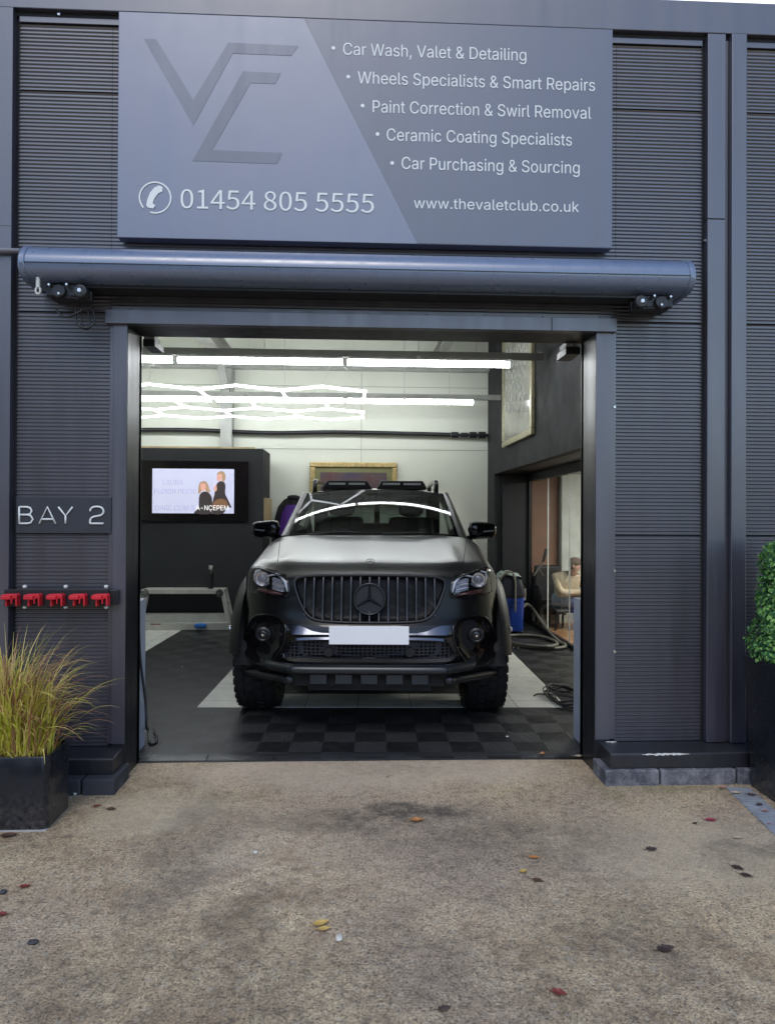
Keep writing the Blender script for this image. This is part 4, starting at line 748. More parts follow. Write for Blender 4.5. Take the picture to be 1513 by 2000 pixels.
def blade(mb, base, az, lean, ln, wd, droop, mi, tip=None):
    pts = []; p = Vector(base); n = 9; d = Vector((cos(az)*sin(lean), sin(az)*sin(lean), cos(lean)))
    for i in range(n+1):
        pts.append(p.copy()); p = p+d*(ln/n); k = droop*(i/n)**1.3
        d = (d+Vector((cos(az)*k*.5, sin(az)*k*.5, -k))*.5).normalized()
    side = Vector((-sin(az), cos(az), 0)); L = []; Rr = []
    for i, q in enumerate(pts):
        w_ = wd*(1-(i/n)**2.2)*(.7+.3*min(1, i/2))+.0003
        L.append(q-side*w_); Rr.append(q+side*w_+Vector((0, 0, w_*.4)))
    o = len(mb.v); mb.v += [tuple(x) for x in L+Rr]
    for i in range(n):
        mb.f.append((o+i, o+i+1, o+n+2+i, o+n+1+i)); mb.m.append(tip if (tip is not None and i >= n-4) else mi)
random.seed(21); gm = MB()
for (tx, ty, cnt, hgt) in ((-1.80, -.54, 560, .50), (-1.645, -.53, 620, .60), (-1.95, -.52, 300, .48), (-1.54, -.55, 220, .42)):
    for i in range(cnt):
        a = random.uniform(0, 2*pi); r = random.random()**.5*.12
        b0 = (tx+r*cos(a), ty+r*sin(a)*.8, PH-.03)
        az = a+random.gauss(0, .7); lean = abs(random.gauss(.10, .30)); ln = hgt*random.uniform(.5, 1.08)
        mi = random.choices((0, 1, 2), (.66, .18, .16))[0]
        tip = 2 if random.random() < .48 else (1 if random.random() < .5 else None)
        blade(gm, b0, az, lean, ln, random.uniform(.0020, .0046), random.uniform(.3, 1.5), mi, tip)
for i in range(60):      # short young blades and spillers at the rim
    b0 = (random.uniform(PX0+.05, PX1-.03), random.uniform(PY0+.02, PY0+.08), PH-.03); blade(gm, b0, random.uniform(-2.4, -.6), random.uniform(.3, .9), random.uniform(.1, .22), .0025, random.uniform(.4, 1.0), random.choice((0, 0, 1)))
for (bx, by, az, le, ln, dr, mi) in ((-1.55, -.63, -1.7, .9, .46, 1.5, 0), (-1.46, -.60, -1.1, .9, .30, 1.3, 1), (-1.44, -.5, .1, .6, .40, .95, 1), (-1.45, -.5, .25, .45, .46, .8, 1), (-1.44, -.48, -.1, .4, .48, .8, 2), (-1.46, -.52, -.2, .8, .42, .9, 2)):
    blade(gm, (bx, by, PH-.03), az, le, ln, .0035, dr, mi)
tag(build(gm, 'ornamental_grass', MG, loc=(-1.7, -.53, PH-.03), fix=False, smooth=True), 'tufts of yellow green grass with rusty tips spilling from the black trough', 'grass plant')

bq = PZ(1465, 1535); tq = PY(1449, 1277, bq.y)
tb0 = Vector((bq.x+.03, bq.y, 0)); TX0 = tq.x
rp = thing('planter_tall', 'tall tapered black planter under the clipped green shrub at the right edge', 'planter', (bq.x+.22, bq.y-.17, 0))
HT = tq.z; yb = bq.y; yf = bq.y-.36; wt = .40; wb = .36
rows = []
for z_, ins, t_ in ((.0, 0, 0), (HT-.004, 0, 1), (HT, .003, 1), (HT, .022, 1), (HT-.05, .024, 1)):
    xa = bq.x+(TX0-bq.x)*t_+ins; xb = bq.x+.36+.04*t_-ins; ya = yf-.03*t_+ins; y2 = yb-ins
    rows.append([(a, b_, z_) for a, b_ in rrect(xa, xb, ya, y2, .012, 3)])
build(MB().grid(rows, closed=True), 'tub', M_planter, rp, smooth='auto')
build(MB().box(TX0+.03, bq.x+.36, yf, yb-.03, HT-.07, HT-.045), 'soil', M_soil, rp)
# clipped shrub
shr = thing('topiary_shrub', 'clipped bright green small leaved column shrub in the tall black planter', 'shrub', (bq.x+.2, (yb+yf)/2, HT-.05))
cxs, cys = (TX0+bq.x+.40)/2, (yb+yf)/2
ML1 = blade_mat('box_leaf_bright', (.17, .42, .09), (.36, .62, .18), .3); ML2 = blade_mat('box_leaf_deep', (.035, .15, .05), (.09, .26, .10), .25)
prof = [(HT-.03, .205), (HT+.03, .235), (HT+.12, .215), (HT+.3, .195), (HT+.45, .18), (HT+.55, .172), (HT+.60, .155), (HT+.635, .10)]
fo = MB(); random.seed(8)
for i in range(7600):
    z_ = random.uniform(HT-.03, HT+.635); rr = interp(prof, z_)
    sq = random.random()
    a = random.uniform(0, 2*pi); k = 1/max(abs(cos(a)), abs(sin(a))); k = 1+(min(k, 1.25)-1)*.6
    lump = 1+.05*sin(a*5+z_*18)+.04*sin(z_*31+a*3)
    dep = 1-.28*sq**2
    if z_ > HT+.6: dep = random.random()**.5
    c = Vector((cxs+rr*k*dep*lump*cos(a), cys+rr*k*dep*lump*sin(a), z_+random.gauss(0, .008)))
    nrm = Vector((cos(a)+random.gauss(0, .5), sin(a)+random.gauss(0, .5), .35+random.gauss(0, .5))).normalized()
    u = nrm.cross(Vector((random.gauss(0, 1), random.gauss(0, 1), random.gauss(0, 1)))).normalized(); v_ = nrm.cross(u); s_ = random.uniform(.006, .0115)
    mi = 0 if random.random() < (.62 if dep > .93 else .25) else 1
    fo.add([c-u*s_*1.35, c-u*s_*.4+v_*s_*.8+nrm*.002, c+u*s_*.7+v_*s_*.6+nrm*.001, c+u*s_*1.4-nrm*.002, c+u*s_*.7-v_*s_*.6+nrm*.001, c-u*s_*.4-v_*s_*.8+nrm*.002], [(0,1,2,3,4,5)], mi)
build(fo, 'foliage', [ML1, ML2], shr, fix=False)
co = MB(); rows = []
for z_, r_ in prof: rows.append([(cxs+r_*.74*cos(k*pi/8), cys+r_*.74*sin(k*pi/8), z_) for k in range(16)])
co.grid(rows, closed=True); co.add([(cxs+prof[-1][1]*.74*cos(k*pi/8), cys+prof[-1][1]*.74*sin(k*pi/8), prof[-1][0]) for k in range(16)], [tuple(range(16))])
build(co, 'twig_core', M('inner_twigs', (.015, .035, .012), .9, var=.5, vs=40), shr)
build(MB().tube([(cxs, cys, HT-.06), (cxs, cys, HT+.1)], .018, 8), 'stem', M_brown, shr)

# drain grate
l0, l1 = PZ(1416, 1539), PZ(1497, 1618); r0_, r1_ = PZ(1461, 1539), PZ(1513, 1579)
dg = thing('drain_channel', 'galvanised slotted drain channel let into the concrete beside the tall planter', 'drain', (l0.x+.08, l0.y-.3, 0))
dl = (l1-l0).normalized(); dn = Vector((-dl.y, dl.x, 0)); wd_ = .125
dr = MB()
A0 = l0-dl*.0; 
def dpt(s_, t_, z_): v = A0+dl*s_+dn*t_; return (v.x, v.y, z_)
LN = 2.4
for t0, t1 in ((0, .012), (wd_-.012, wd_)): dr.add([dpt(0, t0, .007), dpt(LN, t0, .007), dpt(LN, t1, .007), dpt(0, t1, .007), dpt(0, t0, 0), dpt(LN, t0, 0), dpt(LN, t1, 0), dpt(0, t1, 0)], [(0,1,2,3),(0,1,5,4),(3,2,6,7)])
s_ = 0
while s_ < LN:
    dr.add([dpt(s_, .012, .007), dpt(s_+.022, .012, .007), dpt(s_+.022, wd_-.012, .007), dpt(s_, wd_-.012, .007), dpt(s_, .012, .001), dpt(s_+.022, .012, .001), dpt(s_+.022, wd_-.012, .001), dpt(s_, wd_-.012, .001)], [(0,1,2,3),(0,3,7,4),(1,2,6,5)]); s_ += .031
M_galv = M('galvanised_steel', (.50, .53, .58), .45, .5, vs=12, var=.2)
build(dr, 'grating', M_galv, dg)
build(MB().add([dpt(0, .01, .0035), dpt(LN, .01, .0035), dpt(LN, wd_-.01, .0035), dpt(0, wd_-.01, .0035)], [(0,1,2,3)]), 'channel_floor', M('drain_silt', (.13, .13, .14), .6), dg)

# ================================================================== LEAVES AND PEBBLES
def leaf(mb, c, s, az, curl, kind, tilt, rnd):
    nu, nv = 9, 5; rows = []
    ux = Vector((cos(az), sin(az), 0)); uy = Vector((-sin(az), cos(az), 0))
    bend = rnd.uniform(.5, 1.6)
    for i in range(nu+1):
        u = i/nu; w_ = .30*sin(pi*u**.8)**.85*(1-.25*u)
        if kind == 'maple': w_ *= .75+.5*abs(sin(u*pi*3.2))
        row = []
        for j in range(-nv, nv+1):
            v_ = j/nv
            ww = w_*(1+(.10*sin(u*23+v_*3) if kind == 'maple' else .04*sin(u*29)))
            h = curl*(abs(v_)**1.6)*w_*.9+bend*curl*(u-.5)**2*.75+.05*sin(u*7+v_*4)*curl+tilt*u
            row.append(Vector(c)+ux*(u-.5)*s+uy*v_*ww*s+Vector((0, 0, max(.0, h)*s*.5+.0035)))
        rows.append(row)
    mb.grid(rows)
    st = [Vector(c)-ux*s*(.5+.16*k)+Vector((0, 0, .004+.003*k)) for k in range(3)]; mb.tube(st, .0011, 5)
def lmat(name, a, b_): 
    mt, t, b = nmat(name); v = coords(t); n = noise(t, v, 45, 5, .7); t.links.new(ramp(t, n, .35, .62, (*a, 1), (*b_, 1)), b.inputs['Base Color']); b.inputs['Roughness'].default_value = .4; return mt
LM = {'yellow': lmat('leaf_yellow', (.50, .30, .06), (.62, .44, .14)), 'orange': lmat('leaf_orange', (.42, .14, .04), (.50, .24, .08)), 'brown': lmat('leaf_brown', (.065, .035, .024), (.12, .062, .04)),
      'dark': lmat('leaf_dark', (.035, .022, .02), (.07, .042, .035)), 'red': lmat('leaf_red', (.15, .02, .018), (.25, .055, .035)), 'magenta': lmat('leaf_magenta', (.30, .02, .06), (.38, .06, .10)), 'pale': lmat('leaf_pale', (.42, .34, .24), (.52, .44, .33)), 'pink': lmat('leaf_pink', (.40, .16, .13), (.48, .26, .2))}
GL = 'fallen leaves on the wet concrete'
LEAVES = [(628,1806,.055,.4,'yellow','oval',.7,'curled yellow leaf, the larger of the pair lying beside a white pebble'), (634,1816,.042,.2,'yellow','oval',.5,'smaller yellow leaf tucked under the larger one beside a white pebble'),
 (1022,1703,.036,.6,'yellow','oval',.5,'small yellow leaf just below an orange one right of centre'), (1043,1676,.045,-.2,'orange','oval',.4,'small orange leaf just above a yellow one right of centre'),
 (1050,1721,.045,-.4,'brown','oval',.5,'thin brown leaf just below the small yellow leaf right of centre'), (815,1604,.06,.1,'orange','maple',.8,'orange brown curled leaf on the dark oil stain before the doorway'),
 (1388,1603,.05,-.1,'magenta','oval',.4,'magenta oval leaf on the pale concrete below the right plinth'), (1357,1609,.025,.5,'brown','maple',.5,'tiny brown leaf next to the magenta oval leaf'),
 (1272,1661,.05,.1,'dark','maple',.8,'dark curled leaf on pale concrete between the doorway and the drain'), (1440,1697,.045,-.8,'dark','maple',.7,'upper of two dark crumpled leaves at the right edge'),
 (1457,1712,.045,-.6,'dark','oval',.7,'lower of two dark crumpled leaves at the right edge'), (1300,1856,.058,.2,'dark','maple',.6,'large dark brown leaf low on the right, the largest dark one'),
 (1092,1943,.045,-.5,'red','maple',.9,'reddish orange curled leaf near the bottom right of centre'), (868,1972,.04,.3,'dark','maple',.3,'dark leaf pressed flat near the bottom centre'),
 (50,1733,.04,.2,'red','maple',.6,'small red maple leaf at the left beyond the trough planter'), (2,1789,.045,.1,'red','maple',.6,'red leaf cut by the left edge of the picture'),
 (190,1576,.035,.4,'red','maple',1.0,'crumpled red leaf at the foot of the left plinth'), (218,1582,.045,-.2,'brown','oval',.8,'twisted brown leaf beside the crumpled red one by the left plinth'),
 (1059,1473,.045,1.2,'orange','oval',.9,'orange leaf standing on the black threshold edging at the right'), (1411,1539,.04,.1,'pink','oval',.7,'pinkish brown leaf at the plinth end of the drain'),
 (1437,1550,.05,.0,'pale','oval',.5,'pale tan leaf lying flat across the drain grating'), (1468,1554,.04,-.3,'brown','maple',1.1,'curled brown leaf standing on the drain grating'),
 (1483,1573,.034,.2,'dark','maple',.8,'dark crumpled leaf on the drain grating'), (1494,1585,.03,.1,'pink','oval',.4,'small pink leaf lowest on the drain grating'),
 (1505,1614,.045,-.4,'red','oval',.5,'rust red leaf on concrete at the edge of the drain'), (1337,1577,.03,.1,'pale','oval',.3,'pale straw leaf on the mossy concrete below the right plinth'),
 (1441,1637,.045,.1,'pale','oval',.3,'faded tan leaf pressed flat on concrete at the right edge'), (18,1634,.07,.1,'brown','oval',.6,'long rusty leaf at the foot of the trough planter'),
 (300,1485,.045,.0,'pink','oval',.3,'pinkish leaf on the concrete at the left end of the threshold'), (1130,1478,.05,.1,'pale','oval',.5,'pale dry leaf at the right end of the threshold edging'),
 (107,1591,.03,.4,'orange','maple',.7,'tiny orange leaf at the corner of the trough planter')]
for k, (x, y, s, az, cl, kd, cu, lb) in enumerate(LEAVES):
    q = PZ(x, y, .008 if (1405 < x < 1500 and y < 1600) else (.016 if (y < 1480) else 0)); mb = MB(); rnd = random.Random(k); leaf(mb, q, s*1.12, az, cu, kd, rnd.uniform(0, .08), rnd)
    tag(build(mb, 'fallen_leaf', LM[cl], loc=q, fix=False, smooth=True), lb, 'leaf', GL)
def pebble(x, y, r, mt, lb, fl=.7):
    q = PZ(x, y); rnd = random.Random(x); mb = MB().blob((q.x, q.y, r[2]*.8), r, 8, 1.0 if mt is MPW else .8)
    mb.v = [(a+rnd.gauss(0, r[0]*.06), b+rnd.gauss(0, r[1]*.06), c) for a, b, c in mb.v]
    tag(build(mb, 'pebble', mt, loc=q, smooth=True), lb, 'pebble', 'loose stones')
MPW, MPG = M('pebble_white', (.66, .62, .54), .5), M('pebble_slate', (.05, .052, .058), .5)
pebble(662, 1835, (.013, .02, .008), MPW, 'white oval pebble beside the pair of yellow leaves')
pebble(65, 1842, (.018, .014, .005), MPG, 'flat slate grey stone low on the left')
pebble(7, 1745, (.012, .012, .008), MPG, 'small round dark stone at the left edge by a red leaf')
pebble(148, 1553, (.012, .012, .010), MPW, 'pale pebble wedged at the joint of the left plinth blocks')
pebble(499, 1667, (.011, .010, .007), MPW, 'pale pebble on the wet concrete left of centre')
pebble(1012, 1268, (.012, .012, .010), MPW, 'white grit on the black tiles in front of the hose') if False else None
# ================================================================== INSIDE THE BAY
def depth_at(px, py, D): return PY(px, py, D-4.0)
# batten lights on trunking
def batten(x0, x1, Y, z, lab):
    t_ = thing('tube_light', lab, 'light', ((x0+x1)/2, Y, z-.03), 'long tube lights under the ceiling')
    tb = MB().tube([(x0+.012, Y, z), (x1-.012, Y, z)], .030, 16); tb.v = [(a, Y+(b-Y)*.5, c) for a, b, c in tb.v]
    build(tb, 'tube', M_tube, t_, smooth='auto')
    build(MB().tube([(x0, Y, z), (x0+.012, Y, z)], .031, 12).tube([(x1-.012, Y, z), (x1, Y, z)], .031, 12).box(x0+.02, x1-.02, Y-.02, Y+.02, z+.031, z+.042), 'housing', M_white, t_)
Y1, Y2, TZ = 3.05, 5.10, 2.97
e0 = PY(997, 711, Y1).x; e1 = PY(674, 705, Y1).x; e2 = PY(343, 700, Y1).x; Lt = e1-e2
batten(e1+.012, e0, Y1, TZ, 'long lit tube in the front row reaching furthest right under the ceiling')
batten(e2+.012, e1-.012, Y1, TZ, 'long lit tube in the middle of the front row under the ceiling')
batten(e2-Lt, e2-.012, Y1, TZ, 'lit tube in the front row cut off by the left door jamb')
f0 = PY(925, 785, Y2).x
batten(f0-Lt+.02, f0, Y2, TZ-.05, 'rear row lit tube with its free end before the white back wall')
batten(f0-2*Lt+.02, f0-Lt-.01, Y2, TZ-.05, 'rear row lit tube seen through the hexagon light')
batten(f0-2.9*Lt, f0-2*Lt-.01, Y2, TZ-.05, 'rear row lit tube behind the left door jamb')
for Y, xe, lab in ((Y1, PY(1060, 692, Y1).x, 'long grey steel channel carrying the front row of tube lights'), (Y2, PY(977, 772, Y2).x, 'long grey steel channel carrying the rear row of tube lights')):
    r = thing('light_rail', lab, 'rail', (0, Y, 3.0-(.05 if Y > 4 else 0)), 'steel channels over the tube lights')
    d_ = -.05 if Y > 4 else .02
    build(MB().box(-3.6, xe, Y-.03, Y+.03, 3.02+d_, 3.065+d_).box(-3.6, xe, Y-.03, Y-.026, 3.0+d_, 3.02+d_).box(-3.6, xe, Y+.026, Y+.03, 3.0+d_, 3.02+d_), 'channel', M_beam, r)
    for x in (-2.6, -.9, .62, 1.2): build(MB().tube([(x, Y, 3.065+d_), (x, Y, 3.97)], .004, 6), 'hanger_rod', M_wire, r)
    build(MB().box(.60, .64, Y-.035, Y+.035, 2.985+d_, 3.02+d_), 'clamp', M_white, r)
# hexagon light
HS = .48; HW = HS*sqrt(3); HZ = 2.71
hx = thing('hexagon_light', 'glowing honeycomb of hexagon tubes hung on wires below the ceiling', 'light', (-1.3, 4.5, HZ-.02))
nodes = {}; edges = set()
def nd(x, y):
    k = (round(x*50), round(y*50))
    for dx in (-1, 0, 1):
        for dy in (-1, 0, 1):
            if (k[0]+dx, k[1]+dy) in nodes: return (k[0]+dx, k[1]+dy)
    nodes[k] = (x, y); return k
xc0 = PY(629, 749, 2.95).x; yn = 2.95
for r_ in range(3):
    for k in range(5 if r_ != 1 else 4):
        cx_ = xc0-(k+.5*(r_ % 2))*HW; cy_ = yn+HS+1.5*HS*r_
        vs_ = [nd(cx_+HS*cos(radians(30+60*i)), cy_+HS*sin(radians(30+60*i))) for i in range(6)]
        for i in range(6): edges.add(tuple(sorted((vs_[i], vs_[(i+1) % 6]))))
hrot = lambda p: Vector((p[0], p[1], HZ))
for a, b_ in sorted(edges):
    p, q = hrot(nodes[a]), hrot(nodes[b_]); d = (q-p).normalized()
    build(MB().tube([p+d*.03, q-d*.03], .0135, 8), 'tube', M_hex, hx, smooth='auto')
MJ = MEmit('joint_glow', (.93, .97, 1.0), 2.0)
for k, p in nodes.items(): build(MB().lathe([(.004, -.014), (.022, -.012), (.022, .012), (.004, .014)], hrot(p), 'z', 10), 'joint', MJ, hx)
for px_, tx_ in ((xc0, xc0+.10), (xc0+HW/2, xc0+.14), (xc0-2*HW, xc0-2*HW+.03)):
    yy_ = yn if abs(px_-xc0) < .01 or px_ < xc0-1 else yn+HS/2
    build(MB().tube([(px_, yy_, HZ+.01), (tx_, Y1+.04, 3.02)], .0022, 5), 'hanging_wire', M_wire, hx)
build(MB().tube(spline([(xc0-2*HW, yn, HZ+.16), (xc0-2*HW+.06, yn, HZ+.20), (xc0-2*HW+.16, yn, HZ+.13)], 6), .003, 5), 'feed_cable', M_wire, hx)
for px_ in (xc0-1.2*HW, xc0+.3, xc0+.2): build(MB().tube([(px_, 4.8, HZ), (px_, 4.9, 3.97)], .0016, 4), 'hanging_wire', M_wire, hx)
# long black pipe across the back wall
q = PY(953, 850, 6.09)
pp = thing('wall_pipe', 'long thin black pipe fixed across the white back wall', 'pipe', (-.9, 6.1, q.z))
build(MB().tube(spline([(-3.6, 6.08, q.z+.01), (-2.4, 6.08, q.z+.03), (-1.2, 6.08, q.z-.0), (-.3, 6.08, q.z+.02), (.7, 6.08, q.z+.01), (1.35, 6.08, q.z)], 6), .030, 10), 'pipe', M_black, pp, smooth='auto')
cl = MB()
for x, r_ in ((1.36, .042), (1.5, .034), (1.62, .045), (1.75, .05)): cl.tube([(x, 6.08, q.z), (x+.1, 6.08, q.z)], r_, 10)
cl.tube([(1.4, 6.08, q.z), (1.90, 6.08, q.z)], .022, 8); build(cl, 'end_fitting', M_blacksat, pp, smooth='auto')

# television
YT = 5.20
a, b_ = PY(279, 899, YT), PY(484, 1018, YT)
tv = thing('television', 'wall mounted black television showing two women and song lettering', 'television', ((a.x+b_.x)/2, 5.24, b_.z))
build(MB().box(a.x-.05, b_.x, YT, 5.247, b_.z, a.z), 'case', M('tv_bezel_gloss', (.012, .010, .011), .12), tv, bevel=.004)
s0, s1 = PY(298, 915, YT-.002), PY(457, 1003, YT-.002)
SWd, SHt = s1.x-s0.x, s0.z-s1.z
build(MB().add([(s0.x, YT-.002, s1.z), (s1.x, YT-.002, s1.z), (s1.x, YT-.002, s0.z), (s0.x, YT-.002, s0.z)], [(0,1,2,3)]), 'screen', MEmit('screen_lavender', (.60, .61, .80), .36), tv)
U = 2.2
def tq_(x, y):
    y = min(y, 562); return (s0.x+(x-130)/(857-130)*SWd, s0.z-(y-158)/(563-158)*SHt)
def fpoly(mb, pts, d, mi=0, sm=True):
    P_ = [Vector((*tq_(x, y), 0)) for x, y in pts]
    if sm: P_ = spline(P_, 4, True)
    c = sum(P_, Vector())/len(P_); o = [(c.x, YT-d, c.y)]+[(p.x, YT-d, p.y) for p in P_]; n = len(P_)
    mb.add(o, [(0, 1+i, 1+(i+1) % n) for i in range(n)], mi)
fg = MB()
fpoly(fg, [(545,420),(560,380),(590,365),(625,370),(650,400),(662,440),(660,562),(505,562),(540,520)], .003, 0)
fpoly(fg, [(690,330),(705,290),(735,268),(765,275),(780,310),(778,380),(800,430),(835,510),(800,505),(760,562),(665,562),(670,440),(680,400)], .003, 0)
fpoly(fg, [(668,470),(720,430),(780,440),(800,490),(740,520),(670,515)], .0033, 3)
fpoly(fg, [(545,300),(565,275),(600,270),(625,300),(640,350),(645,370),(610,365),(600,330),(560,325),(548,385),(538,370)], .0036, 1)
fpoly(fg, [(560,300),(580,290),(600,300),(604,330),(590,355),(570,358),(560,335)], .0039, 2)
fpoly(fg, [(705,200),(730,178),(765,185),(780,220),(775,260),(750,275),(755,240),(740,215),(712,225)], .0036, 1)
fpoly(fg, [(708,215),(728,200),(748,212),(748,240),(730,268),(708,262),(703,240)], .0039, 2)
fpoly(fg, [(672,340),(685,310),(700,300),(705,350),(690,365)], .0039, 2, False)
build(fg, 'screen_picture', [MEmit('screen_coat', (.035, .028, .028), .6), MEmit('screen_hair', (.36, .24, .15), .5), MEmit('screen_skin', (.55, .30, .24), .6), MEmit('screen_gold', (.16, .085, .045), .6)], tv)
def tline(body, x0_, x1_, yb, cap, mt, d=.0042):
    p = tq_(x0_, yb); q_ = tq_(x1_, yb)
    text_words(body, (p[0], 0, p[1]), q_[0]-p[0], cap/405*SHt*.85, YT-d, lambda mb: build(mb, 'screen_lettering', mt, tv))
MT1 = MEmit('screen_letters_pale', (.56, .56, .72), .42); MT2 = MEmit('screen_letters_grey', (.30, .30, .38), .40); MT3 = MEmit('screen_letters_white', (.75, .75, .75), .75)
tline('LAURA', 225, 402, 303, 52, MT2); tline('LAURA', 228, 405, 301, 52, MT1, .0046)
tline('FLORIN PESTE', 150, 520, 386, 52, MT2); tline('FLORIN PESTE', 153, 523, 384, 52, MT1, .0046)
tline('DARE CUM S', 160, 508, 536, 54, MT2); tline('DARE CUM S', 163, 511, 534, 54, MT1, .0046); tline('A-N\u00c7EPEM', 520, 808, 534, 52, MT3)

# pictures
def canvas_mat():
    mt, t, b = nmat('abstract_canvas_violet'); v = coords(t)
    n = noise(t, v, 3, 5); r = N(t, 'ShaderNodeValToRGB'); e = r.color_ramp.elements
    e[0].position = .3; e[0].color = (.06, .045, .12, 1); e[1].position = .7; e[1].color = (.16, .045, .04, 1)
    e2 = e.new(.5); e2.color = (.10, .07, .08, 1); e3 = e.new(.82); e3.color = (.45, .10, .06, 1); t.links.new(n, r.inputs[0])
    sp_ = ramp(t, noise(t, v, 40, 2), .66, .72); t.links.new(mixc(t, mth(t, 'MULTIPLY', sp_, .5), r.outputs[0], (.45, .38, .34)), b.inputs['Base Color']); b.inputs['Roughness'].default_value = .5; return mt
YB = 6.12
a, b_ = PY(605, 902, YB), PY(775, 990, YB)
pc = thing('framed_painting', 'gilt framed abstract painting on the white back wall above the truck roof', 'painting', ((a.x+b_.x)/2, 6.18, b_.z))
w_ = .075
fr = MB()
for (xa, xb, za, zb) in ((a.x, b_.x, a.z-w_, a.z), (a.x, b_.x, b_.z, b_.z+w_), (a.x, a.x+w_, b_.z+w_, a.z-w_), (b_.x-w_, b_.x, b_.z+w_, a.z-w_)): fr.box(xa, xb, YB, 6.195, za, zb)
build(fr, 'frame', M_gold, pc, bevel=.014, bseg=3)
build(MB().box(a.x+w_, b_.x-w_, YB+.03, 6.19, b_.z+w_, a.z-w_), 'mount', M('mount_olive', (.20, .20, .085), .6), pc)
m2 = w_+.07
build(MB().box(a.x+m2, b_.x-m2, YB+.024, YB+.029, b_.z+m2, a.z-m2), 'canvas', canvas_mat(), pc)
# tall picture on the right wall
XR = 1.895
c0, c1 = PX(985, 873, XR), PX(1043, 842, XR); zt = 3.70; zb = 2.325
pr_ = thing('framed_print', 'tall pale gilt framed print with looping white script on the dark right wall', 'print', (1.9, (c0.y+c1.y)/2, zb))
ya, yb2 = c1.y, c0.y; w_ = .07; fr = MB()
for (y0_, y1_, za, z1_) in ((ya, yb2, zt-w_, zt), (ya, yb2, zb, zb+w_), (ya, ya+w_, zb+w_, zt-w_), (yb2-w_, yb2, zb+w_, zt-w_)): fr.box(1.855, 1.904, y0_, y1_, za, z1_)
build(fr, 'frame', M('pale_gilt', (.55, .50, .33), .35, .4, var=.2, vs=20), pr_, bevel=.012, bseg=3)
def print_mat():
    mt, t, b = nmat('pale_print'); v = coords(t)
    n = noise(t, v, 2.2, 6, .65); c = ramp(t, n, .35, .65, (.30, .30, .25, 1), (.58, .58, .50, 1))
    d = ramp(t, noise(t, coords(t, (1, 8, 1)), 3, 4), .60, .72); c = mixc(t, mth(t, 'MULTIPLY', d, .35), c, (.12, .11, .08))
    t.links.new(c, b.inputs['Base Color']); b.inputs['Roughness'].default_value = .08; return mt
build(MB().box(1.872, 1.9, ya+w_, yb2-w_, zb+w_, zt-w_), 'print', print_mat(), pr_)
sw = MB(); random.seed(5)
for ln_ in range(6):
    pts = []; z0_ = zt-.22-ln_*.135
    for k in range(17):
        y_ = yb2-.20-.065*k; pts.append((1.8705, y_+.03*sin(k*2.6), z0_+.055*sin(k*1.9+ln_)-.010*k))
    sw.tube(spline([Vector(p) for p in pts if ya+.15 < p[1]], 5), .007, 5)
build(sw, 'script', M_white, pr_)

# roller door end brackets in the top corners
for (pa, pb, lab) in (((283, 655), (306, 679), 'black roller door bracket with grey cap in the top left corner of the doorway'), ((1101, 668), (1129, 695), 'black roller door bracket with grey cap in the top right corner of the doorway')):
    p, q = PY(*pa, .34), PY(*pb, .34); k = thing('door_bracket', lab, 'bracket', ((p.x+q.x)/2, .4, q.z), 'roller door brackets')
    build(B(p.x, q.x, .30, .5, q.z, (p.z+q.z)/2+.005), 'box', M_black, k, bevel=.004)
    hb = MB()
    for i in range(3): hb.box(p.x+(q.x-p.x)*(i*.33+.03), p.x+(q.x-p.x)*(i*.33+.27), .31, .45, (p.z+q.z)/2+.006, p.z-.004)
    build(hb, 'contacts', M('bracket_grey', (.35, .35, .34), .5), k, bevel=.003)
    build(MB().box((p.x+q.x)/2-.012, (p.x+q.x)/2+.012, .35, .45, p.z-.01, LZ+.05), 'hanger', M_black, k)
# pale guard boards just inside the door
q = PZ(1127, 1441, .012); p = PZ(1117, 1438, .012)
gd = build(B(p.x+.002, p.x+.062, .33, q.y+.02, .012, .925), 'door_guard', M('guard_grey', (.46, .48, .54), .45, var=.06), loc=(p.x+.03, .5, .012), bevel=.003)
tag(gd, 'knee high pale grey upright guard board inside the right door jamb', 'guard board', 'guard boards inside the door')
q = PZ(287, 1452, .012)
gd = build(B(q.x-.09, q.x-.003, .36, .52, .012, .93), 'door_guard', bpy.data.materials['guard_grey'], loc=(q.x-.05, .4, .012), bevel=.003)
tag(gd, 'pale grey upright guard board inside the left door jamb behind the cable', 'guard board', 'guard boards inside the door')
# cables
p0 = PY(285, 1345, .30); x_, y_ = p0.x, .31
q1, q2, q3 = PZ(300, 1452, .02), PZ(303, 1446, .02), PZ(290, 1425, .06)
cb = MB().tube(spline([(x_-.06, .34, .9), (x_-.045, .335, .6), (x_-.01, .33, .33), (x_+.0, .32, .18), (q3.x-.004, q3.y, .07), (q1.x-.02, q1.y, .022), (q1.x+.01, q1.y+.02, .02), (q2.x-.005, q2.y+.06, .022), (q3.x+.005, q3.y+.12, .03)], 8), .008, 8)
tag(build(cb, 'power_cable', M_black, loc=(x_, .33, .02), smooth=True), 'black power cable hanging down inside the left door jamb', 'cable')
cc = PZ(1090, 1365, .02); rnd = random.Random(3); cb = MB()
pts = []
for k in range(46):
    a_ = k*.83; r_ = rnd.uniform(.10, .2); pts.append((cc.x+.06+r_*cos(a_)*.9, cc.y+r_*1.5*sin(a_), .022+.05*rnd.random()*(1 if k > 8 else .2)))
pts = [(cc.x-.17, cc.y+.1, .02), (cc.x-.1, cc.y+.12, .03)]+pts
cb.tube(spline(pts, 5), .006, 6)
tag(build(cb, 'coiled_cable', M_black, loc=(cc.x, cc.y, .012), smooth=True), 'tangled coil of black cable on the floor tiles right of the truck', 'cable')

